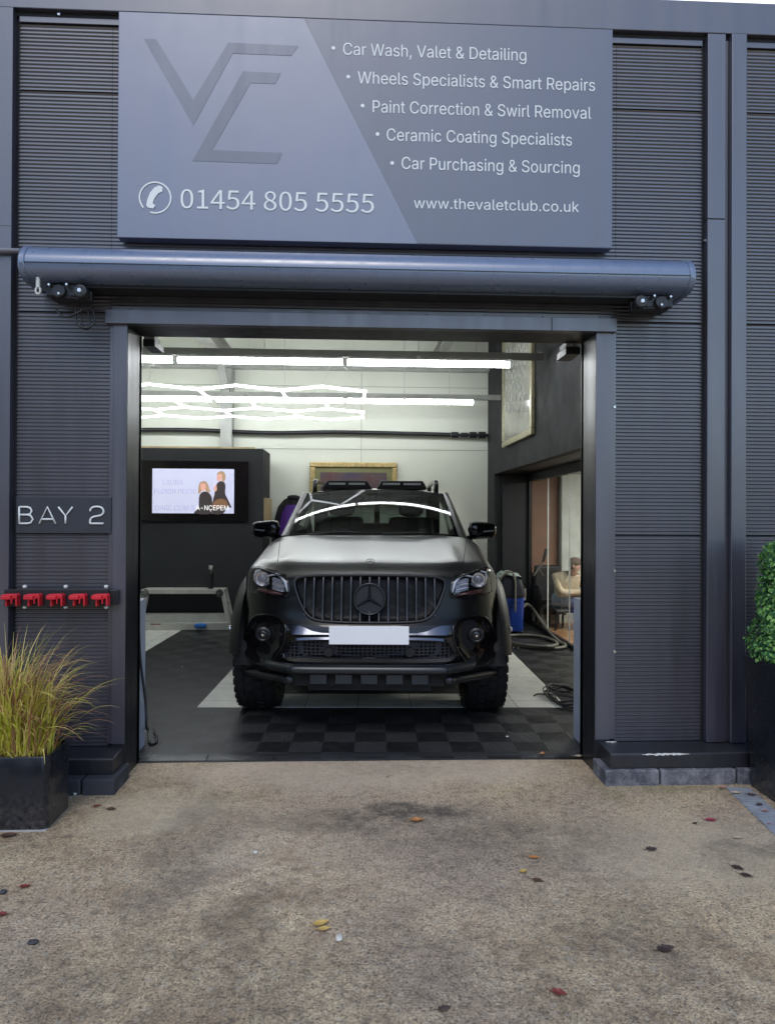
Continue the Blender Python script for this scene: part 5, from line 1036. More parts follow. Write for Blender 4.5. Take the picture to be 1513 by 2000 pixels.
# folding work platform
DY = 5.02; A_ = PY(285, 1151, DY); Bq = PY(438, 1153, DY); dz = A_.z
wp = thing('work_platform', 'folding pale aluminium step platform standing in front of the charcoal wall', 'work platform', ((A_.x+Bq.x)/2, DY, .012))
xa, xb = A_.x-.05, Bq.x
build(MB().box(xa, xb, DY-.02, DY+.24, dz-.055, dz), 'deck', M_alu, wp, bevel=.004)
for s_, x0_ in ((-1, xa+.02), (1, xb-.02)):
    for y_, dy_ in ((DY, -.02), (DY+.22, .02)):
        build(MB().bar((x0_, y_, dz-.03), (x0_+s_*.10, y_+dy_, .03), .035, .05).box(x0_+s_*.10-.03, x0_+s_*.10+.03, y_+dy_-.03, y_+dy_+.03, .012, .035), 'leg', M_alu, wp, bevel=.003)
    rg = MB()
    for f_ in (.35, .72): rg.box(x0_+s_*.10*f_-.012, x0_+s_*.10*f_+.012, DY, DY+.22, dz*(1-f_)-.012, dz*(1-f_)+.012)
    build(rg, 'rung', M_alu, wp)
    build(MB().lathe([(.045, -.03), (.05, -.02), (.05, .0)], (x0_-s_*.03, DY-.02, dz-.045), 'y', 14), 'hinge', M_steel, wp)
bx = thing('storage_plank', 'long pale grey box plank lying on the floor under the step platform', 'plank', ((xa+xb)/2, DY-.02, .012))
build(MB().box(xa-.05, xb+.09, DY-.045, DY+.03, .016, .105), 'front_board', M_alu, bx, bevel=.003)
build(MB().box(xa-.05, xb+.06, DY+.032, DY+.20, .016, .20), 'upper_board', M('pale_grey_board', (.50, .50, .46), .5), bx, bevel=.003)
build(MB().box(xa+.12, xa+.25, DY-.0465, DY-.0455, .085, .099), 'red_mark', M('mark_red', (.25, .06, .05), .5), bx)
p, q = PY(380, 1217, DY-.06), PY(404, 1227, DY-.06)
bc = MB().blob(((p.x+q.x)/2, DY-.07, (p.z+q.z)/2), ((q.x-p.x)/2, .025, .03), 10, .7)
tag(build(bc, 'sponge', M('sponge_blue', (.04, .20, .62), .8, bmp=.4), loc=((p.x+q.x)/2, DY-.07, q.z), smooth=True), 'bright blue sponge against the box plank below the step platform', 'sponge')
q = PY(412, 1150, DY+.08)
sb = thing('spray_bottle', 'slim black bottle with a pale spray head on the step platform', 'bottle', (q.x, DY+.08, dz))
build(MB().lathe([(.028, 0), (.032, .004), (.032, .19), (.026, .215), (.014, .225), (.014, .235)], (q.x, DY+.08, dz), 'z', 16), 'bottle', M_black, sb, smooth='auto')
build(MB().lathe([(.015, .236), (.016, .262), (.012, .275)], (q.x, DY+.08, dz), 'z', 12).bar((q.x-.026, DY+.08, dz+.285), (q.x+.02, DY+.08, dz+.278), .022, .026).bar((q.x-.018, DY+.08, dz+.276), (q.x-.03, DY+.08, dz+.245), .01, .008), 'spray_head', M('nozzle_grey', (.5, .5, .48), .4), sb, bevel=.003)

# coat hanging on the back wall
YC = 6.05; K3 = 4.585
def jk(x, y): v = PY(270+x/K3, 880+y/K3, YC); return v.x, v.z
jt = thing('hanging_coat', 'black coat with a violet lining hung on the back wall behind the truck mirror', 'coat', (jk(1330, 1000)[0], 6.12, jk(1330, 1000)[1]))
sil = [(1350,415),(1300,440),(1250,500),(1225,580),(1205,680),(1190,800),(1180,1000)]; rgt_ = [(1440,410),(1480,450),(1520,520),(1540,620),(1550,700),(1560,800),(1570,1000)]
rows = []
for (xl, yl), (xr, yr) in zip(sil, rgt_):
    row = []
    for k in range(25):
        u = k/24; x, z = jk(xl+(xr-xl)*u, yl+(yr-yl)*u); row.append((x, YC-.09*sin(pi*u)+.012*sin(u*26+yl*.01)+.06, z))
    rows.append(row)
cb_ = MB().grid(rows); rows2 = [[(x, 6.17, z) for x, y, z in r] for r in rows]; cb_.grid([r for r in rows2])
build(cb_, 'coat_body', M('coat_black', (.014, .014, .017), .8, bmp=.3, bs=60), jt, smooth=True)
rows = []
for (xl, yl), (xr, yr) in zip([(1330,490),(1290,560),(1275,640),(1262,740),(1250,850)], [(1420,485),(1420,560),(1410,640),(1400,740),(1400,850)]):
    rows.append([(*jk(xl+(xr-xl)*k/10, yl+(yr-yl)*k/10), k/10) for k in range(11)])
build(MB().grid([[(a, YC-.045-.05*sin(pi*u), c) for a, c, u in r] for r in rows]), 'lining', M('lining_violet', (.085, .025, .25), .5, var=.3, vs=12), jt, smooth=True)
cl_ = MB(); x, z = jk(1390, 420); cl_.blob((x, YC+.02, z), (.09, .07, .035), 10, .8); build(cl_, 'collar', bpy.data.materials['coat_black'], jt, smooth=True)

# wet vacuum with its hose
vq = PZ(1000, 1240, .012); VX, VY = vq.x, vq.y+.16
vc = thing('wet_vacuum', 'blue and black drum vacuum cleaner on the tiles right of the truck', 'vacuum cleaner', (VX, VY, .012))
def rb_(x0, x1, y0, y1, r, z): return [(a, b_, z) for a, b_ in rrect(x0, x1, y0, y1, r, 5)]
w2 = .155
build(MB().grid([rb_(VX-w2*s_, VX+w2*s_, VY-w2*s_, VY+w2*s_, .05, z) for z, s_ in ((.05, .9), (.06, .93), (.44, 1.0), (.46, 1.0))], closed=True), 'tank', M_blue, vc, smooth='auto')
build(MB().box(VX-.07, VX+.07, VY-w2*1.0-.004, VY-w2*.9, .34, .36).box(VX-.1, VX+.1, VY-w2-.006, VY-w2*.9, .40, .415), 'tank_rib', M('blue_dark', (.012, .03, .16), .4), vc)
hd = MB().grid([rb_(VX-w2*s_, VX+w2*s_, VY-w2*s_, VY+w2*s_, .06, z) for z, s_ in ((.462, 1.04), (.48, 1.08), (.52, 1.08), (.60, 1.0), (.68, .9), (.72, .6), (.725, .02))], closed=True)
build(hd, 'motor_head', M('vac_black', (.014, .017, .024), .35), vc, smooth='auto')
cs = MB()
for sx_ in (-1, 1):
    for sy_ in (-1, 1): cs.blob((VX+sx_*.12, VY+sy_*.12, .037), (.025, .025, .025), 8)
build(cs, 'castor', M_black, vc, smooth=True)
build(MB().box(VX+w2*1.05, VX+w2*1.05+.03, VY-.05, VY+.05, .42, .56), 'latch', M('latch_grey', (.3, .3, .28), .4), vc, bevel=.005)
hz_ = lambda x, y, z=.035: PZ(960+x/7.694, 1040+y/7.694, z)
hp = [(VX+.13, VY-.1, .33), hz_(520, 1080, .33), hz_(600, 1130, .27), hz_(700, 1270, .17), hz_(800, 1420, .09), hz_(900, 1540, .045), hz_(1010, 1640), hz_(1095, 1690), hz_(1085, 1722), hz_(1000, 1738), hz_(850, 1745), hz_(650, 1735), hz_(450, 1715), hz_(300, 1685), hz_(180, 1640), hz_(150, 1590), hz_(200, 1560), hz_(330, 1545), hz_(550, 1548), hz_(750, 1570), hz_(880, 1610), hz_(980, 1665), hz_(900, 1710, .075), hz_(700, 1715, .075), hz_(450, 1690, .07), hz_(250, 1640, .04), hz_(100, 1600)]
path = spline([Vector(p) for p in hp], 14)
tag(build(MB().tube(path, [.019+.0018*(i % 2) for i in range(len(path))], 10), 'vacuum_hose', M_hose, loc=(VX+.3, VY-.2, .02), smooth=True), 'thick grey hose looping over the black tiles from the vacuum cleaner', 'hose')
h2 = [(VX-.22, VY-.1, .50), (VX-.16, VY-.12, .66), (VX-.08, VY-.13, .76), (VX+.0, VY-.12, .77), (VX+.03, VY-.16, .68), (VX+.03, VY-.18, .5), (VX+.025, VY-.19, .3)]
rg = MB(); rows = []
for i in range(9):
    u = i/8; rows.append([(VX-.17+.34*u, VY-.12+.26*v_/6, .75+.03*sin(u*9+v_)-.22*(u-.45)**2*2+.02*sin(v_*2.2)) for v_ in range(7)])
tag(build(rg.grid(rows), 'cleaning_rag', M('rag_mottled', (.30, .36, .33), .8, var=.8, vs=22), loc=(VX, VY, .73), smooth=True), 'crumpled pale rag thrown over the top of the vacuum cleaner', 'rag')
tag(build(MB().tube(spline([Vector(p) for p in h2], 8), .013, 8), 'upholstery_hose', M_hose, loc=(VX, VY-.1, .5), smooth=True), 'thin grey hose draped over the front of the vacuum cleaner', 'hose')
for i, (x, y) in enumerate(((328, 1745), (395, 1750))):
    p = hz_(x, y, .012); tag(build(MB().blob((p.x, p.y, .022), (.012, .012, .01), 6), 'grit', M_white, loc=p), ('left' if i == 0 else 'right')+' one of two white specks on the tiles in front of the hose', 'litter', 'white specks on the tiles')
for (x, y, lb) in ((356, 1303, 'white speck of litter on the tiles left of the front wheel'), (990, 1440, 'white speck of litter on the black tiles near the threshold')):
    p = PZ(x, y, .012); tag(build(MB().blob((p.x, p.y, .017), (.010, .007, .005), 6), 'litter', M_white, loc=p), lb, 'litter')

# armchair in the office
ac_ = thing('armchair', 'low black armchair against the brown office panel behind the glass', 'armchair', (2.58, 5.38, .02))
ML_ = M('black_leather', (.016, .015, .017), .45, var=.2)
build(MB().box(2.42, 2.74, 5.26, 5.52, .16, .36), 'seat', ML_, ac_, bevel=.04, bseg=4)
build(MB().prism([(5.44, .30), (5.52, .30), (5.53, .80), (5.47, .80)], 'x', 2.41, 2.75), 'backrest', ML_, ac_, bevel=.03, bseg=4)
for x in (2.40, 2.73): build(MB().box(x, x+.05, 5.24, 5.50, .16, .54), 'armrest', ML_, ac_, bevel=.02, bseg=3)
for x in (2.44, 2.74):
    for y in (5.28, 5.49): build(MB().tube([(x, y, .02), (x, y, .17)], .015, 8), 'leg', M_black, ac_)
p = PY(1057, 1100, 5.1); q = PY(1067, 1072, 5.1)
br_ = thing('cleaning_brush', 'dark long handled brush propped against the black armchair behind the glass', 'brush', (p.x-.05, 5.1, p.z-.1))
build(MB().tube([(p.x-.10, 5.1, p.z-.16), (p.x+.02, 5.1, p.z+.02)], .010, 8), 'handle', M_hose, br_)
build(MB().tube([(p.x+.02, 5.1, p.z+.02), (q.x-.004, 5.1, q.z-.01), (q.x, 5.1, q.z)], [.016, .026, .020], 10), 'brush_head', M_black, br_, smooth='auto')
st_ = thing('stool', 'low dark framed chair under the seated person behind the glass', 'chair', (2.72, 5.0, .02))
build(MB().box(2.53, 2.91, 4.84, 5.20, .24, .285), 'seat', M('stool_seat', (.05, .05, .055), .6), st_, bevel=.015)
for sx_ in (2.55, 2.89):
    for sy_ in (4.86, 5.18): build(MB().bar((sx_, sy_, .25), (sx_+(.03 if sx_ > 2.7 else -.03), sy_, .02), .025, .025), 'leg', M_blacksat, st_)

# ------------------------------------------------------------------ seated person
def skin_obj(name, joints, bones, mt, parent, sub=2):
    """continuous surface grown over a skeleton: joints {name:(pos, radius)}"""
    names = list(joints); me = bpy.data.meshes.new(name); org = ORI[parent.name] if parent else Vector()
    me.from_pydata([tuple(Vector(joints[n][0])-org) for n in names], [(names.index(a), names.index(b)) for a, b in bones], [])
    o = bpy.data.objects.new(name, me); COL.objects.link(o); o.parent = parent; ORI[o.name] = org
    md = o.modifiers.new('skin', 'SKIN'); md.use_smooth_shade = True
    if not me.skin_vertices: return o
    for i, n in enumerate(names):
        r = joints[n][1]; me.skin_vertices[0].data[i].radius = r if isinstance(r, tuple) else (r, r)
    me.skin_vertices[0].data[0].use_root = True
    sb_ = o.modifiers.new('subdivision', 'SUBSURF'); sb_.levels = sub; sb_.render_levels = sub
    me.materials.append(mt); return o
hx_, hy_, hz0 = 2.67, 5.02, .385          # pelvis
SK = M('skin', (.50, .30, .22), .5, var=.06); JK = M('cream_jacket', (.56, .48, .34), .8, var=.12, vs=9, bmp=.3, bs=90); JN = M('washed_jeans', (.20, .26, .32), .8, var=.2, vs=14); HR = M('short_hair', (.10, .07, .045), .8)
J = {'pelvis': ((hx_, hy_, hz0), .12), 'belly': ((hx_+.005, hy_-.05, hz0+.12), .11), 'chest': ((hx_+.015, hy_-.13, hz0+.25), (.14, .105)), 'neck0': ((hx_+.04, hy_-.21, hz0+.355), .055), 'neck1': ((hx_+.055, hy_-.25, hz0+.39), .048), 'head': ((hx_+.075, hy_-.285, hz0+.455), (.070, .078)), 'crown': ((hx_+.07, hy_-.27, hz0+.515), .055)}
BN = [('pelvis','belly'),('belly','chest'),('chest','neck0'),('neck0','neck1'),('neck1','head'),('head','crown')]
for s_, n in ((-1, 'l'), (1, 'r')):
    ox = .16*s_
    J.update({'sh'+n: ((hx_+.015+ox*.9, hy_-.14-.03*s_, hz0+.30), .056), 'el'+n: ((hx_+.08+ox*1.05, hy_-.18, hz0+.11), .043), 'wr'+n: ((hx_+.30+ox*.35, hy_-.30, hz0+.13), .030), 'pm'+n: ((hx_+.36+ox*.25, hy_-.33, hz0+.145), .030),
              'hp'+n: ((hx_+.02+.09*s_, hy_-.03, hz0-.02), .06), 'kn'+n: ((hx_+.34+.07*s_, hy_-.30, hz0+.04), .045), 'an'+n: ((hx_+.33+.07*s_, hy_-.27, .11), .030), 'to'+n: ((hx_+.42+.07*s_, hy_-.37, .06), .035)})
    BN += [('chest','sh'+n),('sh'+n,'el'+n),('el'+n,'wr'+n),('wr'+n,'pm'+n),('pelvis','hp'+n),('hp'+n,'kn'+n),('kn'+n,'an'+n),('an'+n,'to'+n)]
    for f_ in range(4):
        b0 = Vector(J['pm'+n][0]); d_ = Vector((.6, -.5, .25)).normalized(); off = Vector((.35, .4, .1))*(.016*(f_-1.5))
        l_ = (.06, .07, .066, .052)[f_]
        J['f%d%s1' % (f_, n)] = (b0+d_*.035+off, .009); J['f%d%s2' % (f_, n)] = (b0+d_*(.035+l_*.5)+off+Vector((0, 0, -.004)), .0085); J['f%d%s3' % (f_, n)] = (b0+d_*(.035+l_*.8)+off+Vector((0, 0, -.022)), .0075)
        BN += [('pm'+n, 'f%d%s1' % (f_, n)), ('f%d%s1' % (f_, n), 'f%d%s2' % (f_, n)), ('f%d%s2' % (f_, n), 'f%d%s3' % (f_, n))]
    b0 = Vector(J['pm'+n][0]); J['t'+n+'1'] = (b0+Vector((.01, .0, .035)), .010); J['t'+n+'2'] = (b0+Vector((.035, -.01, .055)), .0085); BN += [('pm'+n, 't'+n+'1'), ('t'+n+'1', 't'+n+'2')]
ps = thing('person', 'person in a cream jacket sitting bent over a phone behind the office glass', 'person', (hx_, hy_, .02))
skin_obj('body', J, BN, SK, ps)
pick = lambda ks, k: {n: (J[n][0], tuple(x*k for x in J[n][1]) if isinstance(J[n][1], tuple) else J[n][1]*k) for n in ks}
jk_ = pick(['pelvis','belly','chest','neck0']+[a+n for n in 'lr' for a in ('sh','el','wr')], 1.22)
skin_obj('jacket', jk_, [b for b in BN if b[0] in jk_ and b[1] in jk_], JK, ps)
jm_ = MB()
for n in 'lr':
    a_, b_, c_ = (Vector(J[k+n][0]) for k in ('hp', 'kn', 'an'))
    jm_.tube(spline([a_+Vector((-.05, .03, .01)), a_*.5+b_*.5+Vector((0, 0, .012)), b_+Vector((.012, -.012, .004)), b_*.6+c_*.4, c_], 5), [.098-.0027*i for i in range(21)], 12)
build(jm_, 'jeans', JN, ps, smooth='auto')
fc = MB(); hc = Vector(J['head'][0]); fd = Vector((.72, -.62, -.3)).normalized(); fs_ = fd.cross(Vector((0, 0, 1))).normalized(); fu = fs_.cross(fd)
for s_ in (-1, 1): fc.blob(hc+fd*.082+fs_*(.03*s_)+fu*.012, (.009, .009, .006), 6)
build(fc, 'eyes', M_black, ps)
build(MB().blob(hc+Vector((0, 0, .045))-fd*.016, (.080, .084, .062), 10).blob(hc-fd*.035, (.062, .066, .07), 10), 'hair', HR, ps, smooth=True)
build(MB().blob(hc+fd*.095-fu*.012, (.012, .012, .017), 6).blob(hc+fs_*.082, (.012, .018, .026), 6).blob(hc-fs_*.082, (.012, .018, .026), 6), 'nose_and_ears', SK, ps, smooth=True)
ph_ = Vector(J['pmr'][0])+Vector((-.01, -.03, .065)); tag(build(MB().bar(ph_-Vector((.04, -.05, .0)), ph_+Vector((.05, -.05, .02)), .07, .009), 'mobile_phone', M_black, loc=ph_, bevel=.003), 'dark mobile phone held by the person behind the office glass', 'phone')
# ================================================================== THE PICKUP TRUCK
TA = -.044
tk = thing('pickup_truck', 'satin black lifted pickup truck parked nose out on the tiled bay floor', 'pickup truck', (.131, 1.395, .012), rotz=TA, own=True)
T0 = Vector((.131, 1.395, .012)); OH = .87
def cloc(p):
    d = p-T0; c, s = cos(-TA), sin(-TA); return Vector((d.x*c-d.y*s, d.x*s+d.y*c, d.z))
def C(px, py, t):
    """photo pixel -> truck coordinates on the cross plane t metres behind the bumper"""
    o = cloc(CAM_POS); d = cloc(CAM_POS+ray(px, py))-o
    return o+d*((t-OH-o.y)/d.y)
T = lambda mb, name, mats, par=None, **k: build(mb, name, mats, par or tk, **k)
def paint(name, col, rough, ior=1.5, coat=0, crough=.15):
    mt, t, b = nmat(name); v = coords(t); b.inputs['Base Color'].default_value = (*col, 1); b.inputs['IOR'].default_value = ior
    r = N(t, 'ShaderNodeMapRange'); r.inputs[3].default_value = rough*.97; r.inputs[4].default_value = rough*1.03
    t.links.new(noise(t, v, 5, 5), r.inputs[0]); t.links.new(r.outputs[0], b.inputs['Roughness']); b.inputs['Coat Weight'].default_value = coat; b.inputs['Coat Roughness'].default_value = crough
    return mt
P_sat = paint('satin_black_paint', (.005, .0055, .0055), .24, 1.36)
P_bon = paint('satin_black_bonnet', (.006, .0065, .0065), .36, 1.62, 1.0, .30)
P_fla = paint('satin_black_flare', (.009, .0095, .010), .46, 1.38)
P_glo = paint('gloss_black_trim', (.006, .006, .007), .05, 1.5)
P_mat = paint('matt_black_trim', (.012, .013, .015), .42, 1.5)
P_lip = M('smoked_chrome_trim', (.14, .15, .18), .14, 1.0, var=.03, rvar=.05)
P_bar = paint('bull_bar_black', (.014, .016, .019), .30, 1.6)
M_chrome = M('bright_chrome', (.75, .75, .78), .18, 1.0)
M_under = M('underbody', (.008, .009, .011), .7)
PLAN = [(0, 0.0), (.2, .006), (.4, .03), (.55, .07), (.68, .13), (.77, .21), (.84, .31), (.885, .44), (.905, .60)]
ZOFF = [(.42, .06), (.50, .02), (.56, 0), (.66, 0), (.72, .012), (.78, .045), (.9, .07), (1.0, .088), (1.08, .12)]
ZTOP = [(0, 1.062), (.45, 1.052), (.56, 1.04), (.66, 1.055), (.78, 1.085), (.84, 1.07), (.885, 1.02), (.905, 1.0)]
ZC = [(.1, 1.060), (.17, 1.100), (.24, 1.128), (.32, 1.146), (.5, 1.171), (.8, 1.206), (1.1, 1.241), (1.45, 1.282)]
DROP = [(0, 0), (.45, .010), (.58, .010), (.64, .022), (.72, .034), (.80, .062), (.84, .105), (.885, .18), (.905, .25)]
def st(x, z): return interp(PLAN, min(abs(x), .905))+interp(ZOFF, z)
def hz(x, t): return interp(ZC, t)-interp(DROP, min(abs(x), .905))*(1-.45*max(0, min(1, t/1.45)))
def S(px, py, it=6):
    t = .1
    for _ in range(it):
        p = C(px, py, t); t = st(p.x, p.z)
    return p
def sh(x, z, off=0.0): return Vector((x, st(x, z)+off-OH, z))
# outlines seen in the photograph (left half, then mirrored)
kA = lambda x, y: (440+x/5.043, 1090+y/5.043)
def left_outline(pts): return [(lambda p: (p.x, p.z))(S(*kA(*q))) for q in pts]
def smooth2(pts, n=5): return [(p.x, p.y) for p in spline([Vector((a, b, 0)) for a, b in pts], n, True)]
GR = left_outline([(1425,168),(1100,168),(860,174),(745,188),(690,222),(690,290),(712,360),(745,450),(800,545),(865,598),(980,622),(1200,634),(1425,637)])
cxg = GR[0][0]; GRh = [(x-cxg, z) for x, z in GR]
grille_out = [(p.x, p.y) for p in spline([Vector((x, z, 0)) for x, z in GRh], 4)]; grille_out += [(-x, z) for x, z in reversed(grille_out[1:-1])]
cx0 = cxg
def L(pts): return [(x-cx0, z) for x, z in left_outline(pts)]
HEAD = L([(290,108),(340,100),(480,150),(575,186),(626,232),(632,360),(580,386),(440,372),(300,342),(246,318),(252,245),(268,170)])
FOG = L([(215,690),(245,620),(290,572),(360,556),(450,560),(540,590),(585,640),(600,720),(575,850),(520,950),(440,1055),(360,1060),(250,1010),(190,930),(172,850),(185,760)])
INT = L([(655,818),(740,800),(1425,800)]) ; INTb = L([(1425,985),(700,985),(620,968),(585,945),(605,880)])
INTAKE = INT+INTb
intake_out = [(x, z) for x, z in INTAKE if x < -.02]; ctr_t = [p for p in INTAKE if p[0] >= -.02]
intake_out = intake_out[:2]+[(0, ctr_t[0][1])]+[(-x, z) for x, z in reversed(intake_out[:2])]+[(-x, z) for x, z in reversed(intake_out[2:])]+[(0, ctr_t[-1][1])]+intake_out[2:]
def inside(poly, x, z):
    r = False; j = len(poly)-1
    for i in range(len(poly)):
        xi, zi = poly[i]; xj, zj = poly[j]
        if (zi > z) != (zj > z) and x < (xj-xi)*(z-zi)/(zj-zi+1e-12)+xi: r = not r
        j = i
    return r
mir = lambda o: [(-x, z) for x, z in reversed(o)]
HEADs, FOGs = smooth2(HEAD, 4), smooth2(FOG, 4)
holes = [grille_out, HEADs, mir(HEADs), FOGs, mir(FOGs), intake_out]
# front body: one column of points per x, up the nose and back over the bonnet
xs = []; NX = 150
for i in range(NX+1): u = -1+2*i/NX; xs.append(math.copysign(.905*(1-(1-abs(u))**1.45), u))
NZ, NH = 76, 44; cols = []
for x in xs:
    zt = interp(ZTOP, abs(x)); pts = []
    for k in range(NZ): z = .50+(zt-.50)*k/(NZ-1); pts.append(sh(x, z))
    te = st(x, zt); tend = 1.40+.13*(x/.76)**2
    for k in range(1, NH+1):
        f_ = k/NH; t = te+.02+(tend-te-.02)*f_**1.25; blend = min(1, (t-te)/.14)
        z = hz(x, t); z = zt+(z-zt)*(blend*blend*(3-2*blend)); pts.append(Vector((x, t-OH, z)))
    for _ in range(4):
        q = [p.copy() for p in pts]
        for k in range(NZ-5, NZ+9): pts[k] = q[k]*.5+(q[k-1]+q[k+1])*.25
    cols.append(pts)
# smooth across too
for _ in range(2):
    q = [[p.copy() for p in c] for c in cols]
    for i in range(1, len(cols)-1):
        for k in range(NZ-4, NZ+NH):
            cols[i][k].z = q[i][k].z*.5+(q[i-1][k].z+q[i+1][k].z)*.25; 
bon = MB(); nose = MB(); bump_ = MB()
nr = NZ+NH; allv = [p for c in cols for p in c]
bon.v = [tuple(p) for p in allv]; nose.v = list(bon.v); bump_.v = list(bon.v); wing_l = MB(); wing_r = MB(); wing_l.v = list(bon.v); wing_r.v = list(bon.v)
def bon_half(t): return .615+.145*min(1, max(0, (t-.2)/1.1))
for i in range(len(cols)-1):
    for k in range(nr-1):
        c = (cols[i][k]+cols[i+1][k]+cols[i][k+1]+cols[i+1][k+1])/4; t = c.y+OH
        f_ = (i*nr+k, (i+1)*nr+k, (i+1)*nr+k+1, i*nr+k+1)
        if k >= NZ-3 and abs(c.x) < bon_half(t) and not (k < NZ and abs(c.x) > .56): bon.f.append(f_); bon.m.append(0); continue
        if k < NZ and any(inside(h, c.x, c.z) for h in holes): continue
        if abs(c.x) > .80 and (t-OH)**2+(c.z-.41)**2 < .47**2 and c.z < .95: continue
        if k >= NZ+1: (wing_l if c.x < 0 else wing_r).f.append(f_); (wing_l if c.x < 0 else wing_r).m.append(0); continue
        (nose if c.z > .735 or k >= NZ-1 else bump_).f.append(f_); (nose if c.z > .735 or k >= NZ-1 else bump_).m.append(0)
def compact(mb):
    used = sorted({i for f in mb.f for i in f}); mp = {o: n for n, o in enumerate(used)}
    mb.v = [mb.v[i] for i in used]; mb.f = [tuple(mp[i] for i in f) for f in mb.f]; return mb
def solid(o, th): m_ = o.modifiers.new('thickness', 'SOLIDIFY'); m_.thickness = th; m_.offset = -1; return o
body = T(compact(nose), 'body', P_sat, smooth=True)
for w_ in (wing_l, wing_r): T(compact(w_), 'front_wing', P_bon, smooth=True)
bonnet = T(compact(bon), 'bonnet', P_bon, smooth=True)
bumper = T(compact(bump_), 'bumper', P_glo, smooth=True)
# satin skin that runs down the middle of the bumper to the wing strips
def patch(outline, rings, name, mt, par=None, zoff=0, cen=None, sm=True):
    n = len(outline); cx = sum(p[0] for p in outline)/n if cen is None else cen[0]; cz = sum(p[1] for p in outline)/n if cen is None else cen[1]
    rows = []
    for sc_, off in rings: rows.append([sh(cx+(x-cx)*sc_, cz+(z-cz)*sc_, off) for x, z in outline])
    mb = MB().grid(rows, closed=True)
    if rings[-1][0] > 0: mb.add(rows[-1], [tuple(range(n))])
    return T(mb, name, mt, par, smooth=sm)
# grille
def gpath(o, off): return [sh(x, z, off) for x, z in o]
def mesh_mat(name, sc_, col, stretch=(1,1,1)):
    mt, t, b = nmat(name); v = coords(t, stretch)
    vo = N(t, 'ShaderNodeTexVoronoi', feature='DISTANCE_TO_EDGE'); vo.inputs['Scale'].default_value = sc_; vo.inputs['Randomness'].default_value = .12
    t.links.new(v, vo.inputs['Vector']); e = ramp(t, vo.outputs[0], .10, .18)
    t.links.new(mixc(t, e, col, (.0015, .0015, .002)), b.inputs['Base Color']); b.inputs['Roughness'].default_value = .4
    b.inputs['Specular IOR Level'].default_value = .2; bump(t, b, mth(t, 'SUBTRACT', 1, e), .35, .004); return mt
gr_ = patch(grille_out, [(1.0, .012), (.985, .04), (.97, .05), (.8, .05), (.5, .05), (.2, .05)], 'grille', mesh_mat('grille_honeycomb', 64, (.010, .011, .013), (1, 1, 1.5)), cen=(0, .93))
ri = MB().tube(gpath(grille_out, -.004), .010, 10, closed=True); T(ri, 'grille_surround', P_mat, gr_, smooth=True)
gzt = lambda x: max(z for xx, z in grille_out if abs(xx-x) < .035); gzb = lambda x: min(z for xx, z in grille_out if abs(xx-x) < .035)
for i in range(-7, 8):
    x = i*.0603; za, zb = gzb(x)+.008, gzt(x)-.006; rows = []
    for k in range(9):
        z = za+(zb-za)*k/8; p = sh(x, z, -.002); q = sh(x, z, .045); rows.append([(x-.0035, q.y, z), (x-.0065, p.y+.008, z), (x-.004, p.y, z), (x+.004, p.y, z), (x+.0065, p.y+.008, z), (x+.0035, q.y, z)])
    T(MB().grid(rows), 'slat', P_bar, gr_, smooth='auto')
# round three pointed star badge
bc_ = S(*kA(1425, 400)); bz = bc_.z; bt = st(0, bz)-.022-OH; BR = .0985
bd = T(MB().tube([(BR*cos(k*pi/24), bt, bz+BR*sin(k*pi/24)) for k in range(48)], .0068, 10, closed=True), 'grille_badge', P_bar, gr_, smooth=True)
T(MB().lathe([(.001, bt+.006), (.096, bt+.006), (.096, bt+.03)], (0, 0, bz), 'y', 40), 'badge_disc', mesh_mat('badge_chevrons', 95, (.035, .037, .042)), gr_)
sr = MB()
for a in (90, 210, 330):
    a = radians(a); tip = (BR*.97*cos(a), bz+BR*.97*sin(a)); w_ = .0125
    l_ = (w_*cos(a+pi/2)-.004*cos(a), bz+w_*sin(a+pi/2)-.004*sin(a)); r_ = (w_*cos(a-pi/2)-.004*cos(a), bz+w_*sin(a-pi/2)-.004*sin(a)); c_ = (0, bz)
    tl_ = (tip[0]+.0035*cos(a+pi/2), tip[1]+.0035*sin(a+pi/2)); tr_2 = (tip[0]+.0035*cos(a-pi/2), tip[1]+.0035*sin(a-pi/2))
    sr.add([(c_[0], bt-.012, c_[1]), (l_[0], bt+.003, l_[1]), (tl_[0], bt+.001, tl_[1]), (tip[0], bt-.004, tip[1]), (tr_2[0], bt+.001, tr_2[1]), (r_[0], bt+.003, r_[1])], [(0,1,2,3), (0,3,4,5)])
T(sr, 'badge_star', P_bar, gr_, fix=False)
# little bonnet emblem
ez = C(723.5, 1104, .2); ex = 0; et = .245
em = MB(); p = Vector((0, et-OH, hz(0, et)+.006)); nrm = Vector((0, -.55, .83)); up_ = Vector((0, .83, .55))
em.tube([p+Vector((1, 0, 0))*.027*cos(k*pi/12)+up_*.027*sin(k*pi/12) for k in range(24)], .0022, 6, closed=True)
for a in (90, 210, 330): em.tube([p, p+Vector((1, 0, 0))*.026*cos(radians(a))+up_*.026*sin(radians(a))], .0025, 6)
T(em, 'bonnet_emblem', M('emblem_grey', (.16, .16, .16), .3, .5), bonnet)
# seam round the bonnet
for s_ in (-1, 1):
    pts = []
    for k in range(34):
        t = .13+1.32*k/33; x = s_*bon_half(t); pts.append((x, t-OH, hz(x, t)-.0005 if t > .30 else None))
    pts = [p for p in pts if p[2]]; T(MB().tube(pts, .0028, 6), 'bonnet_seam', M_under, body)
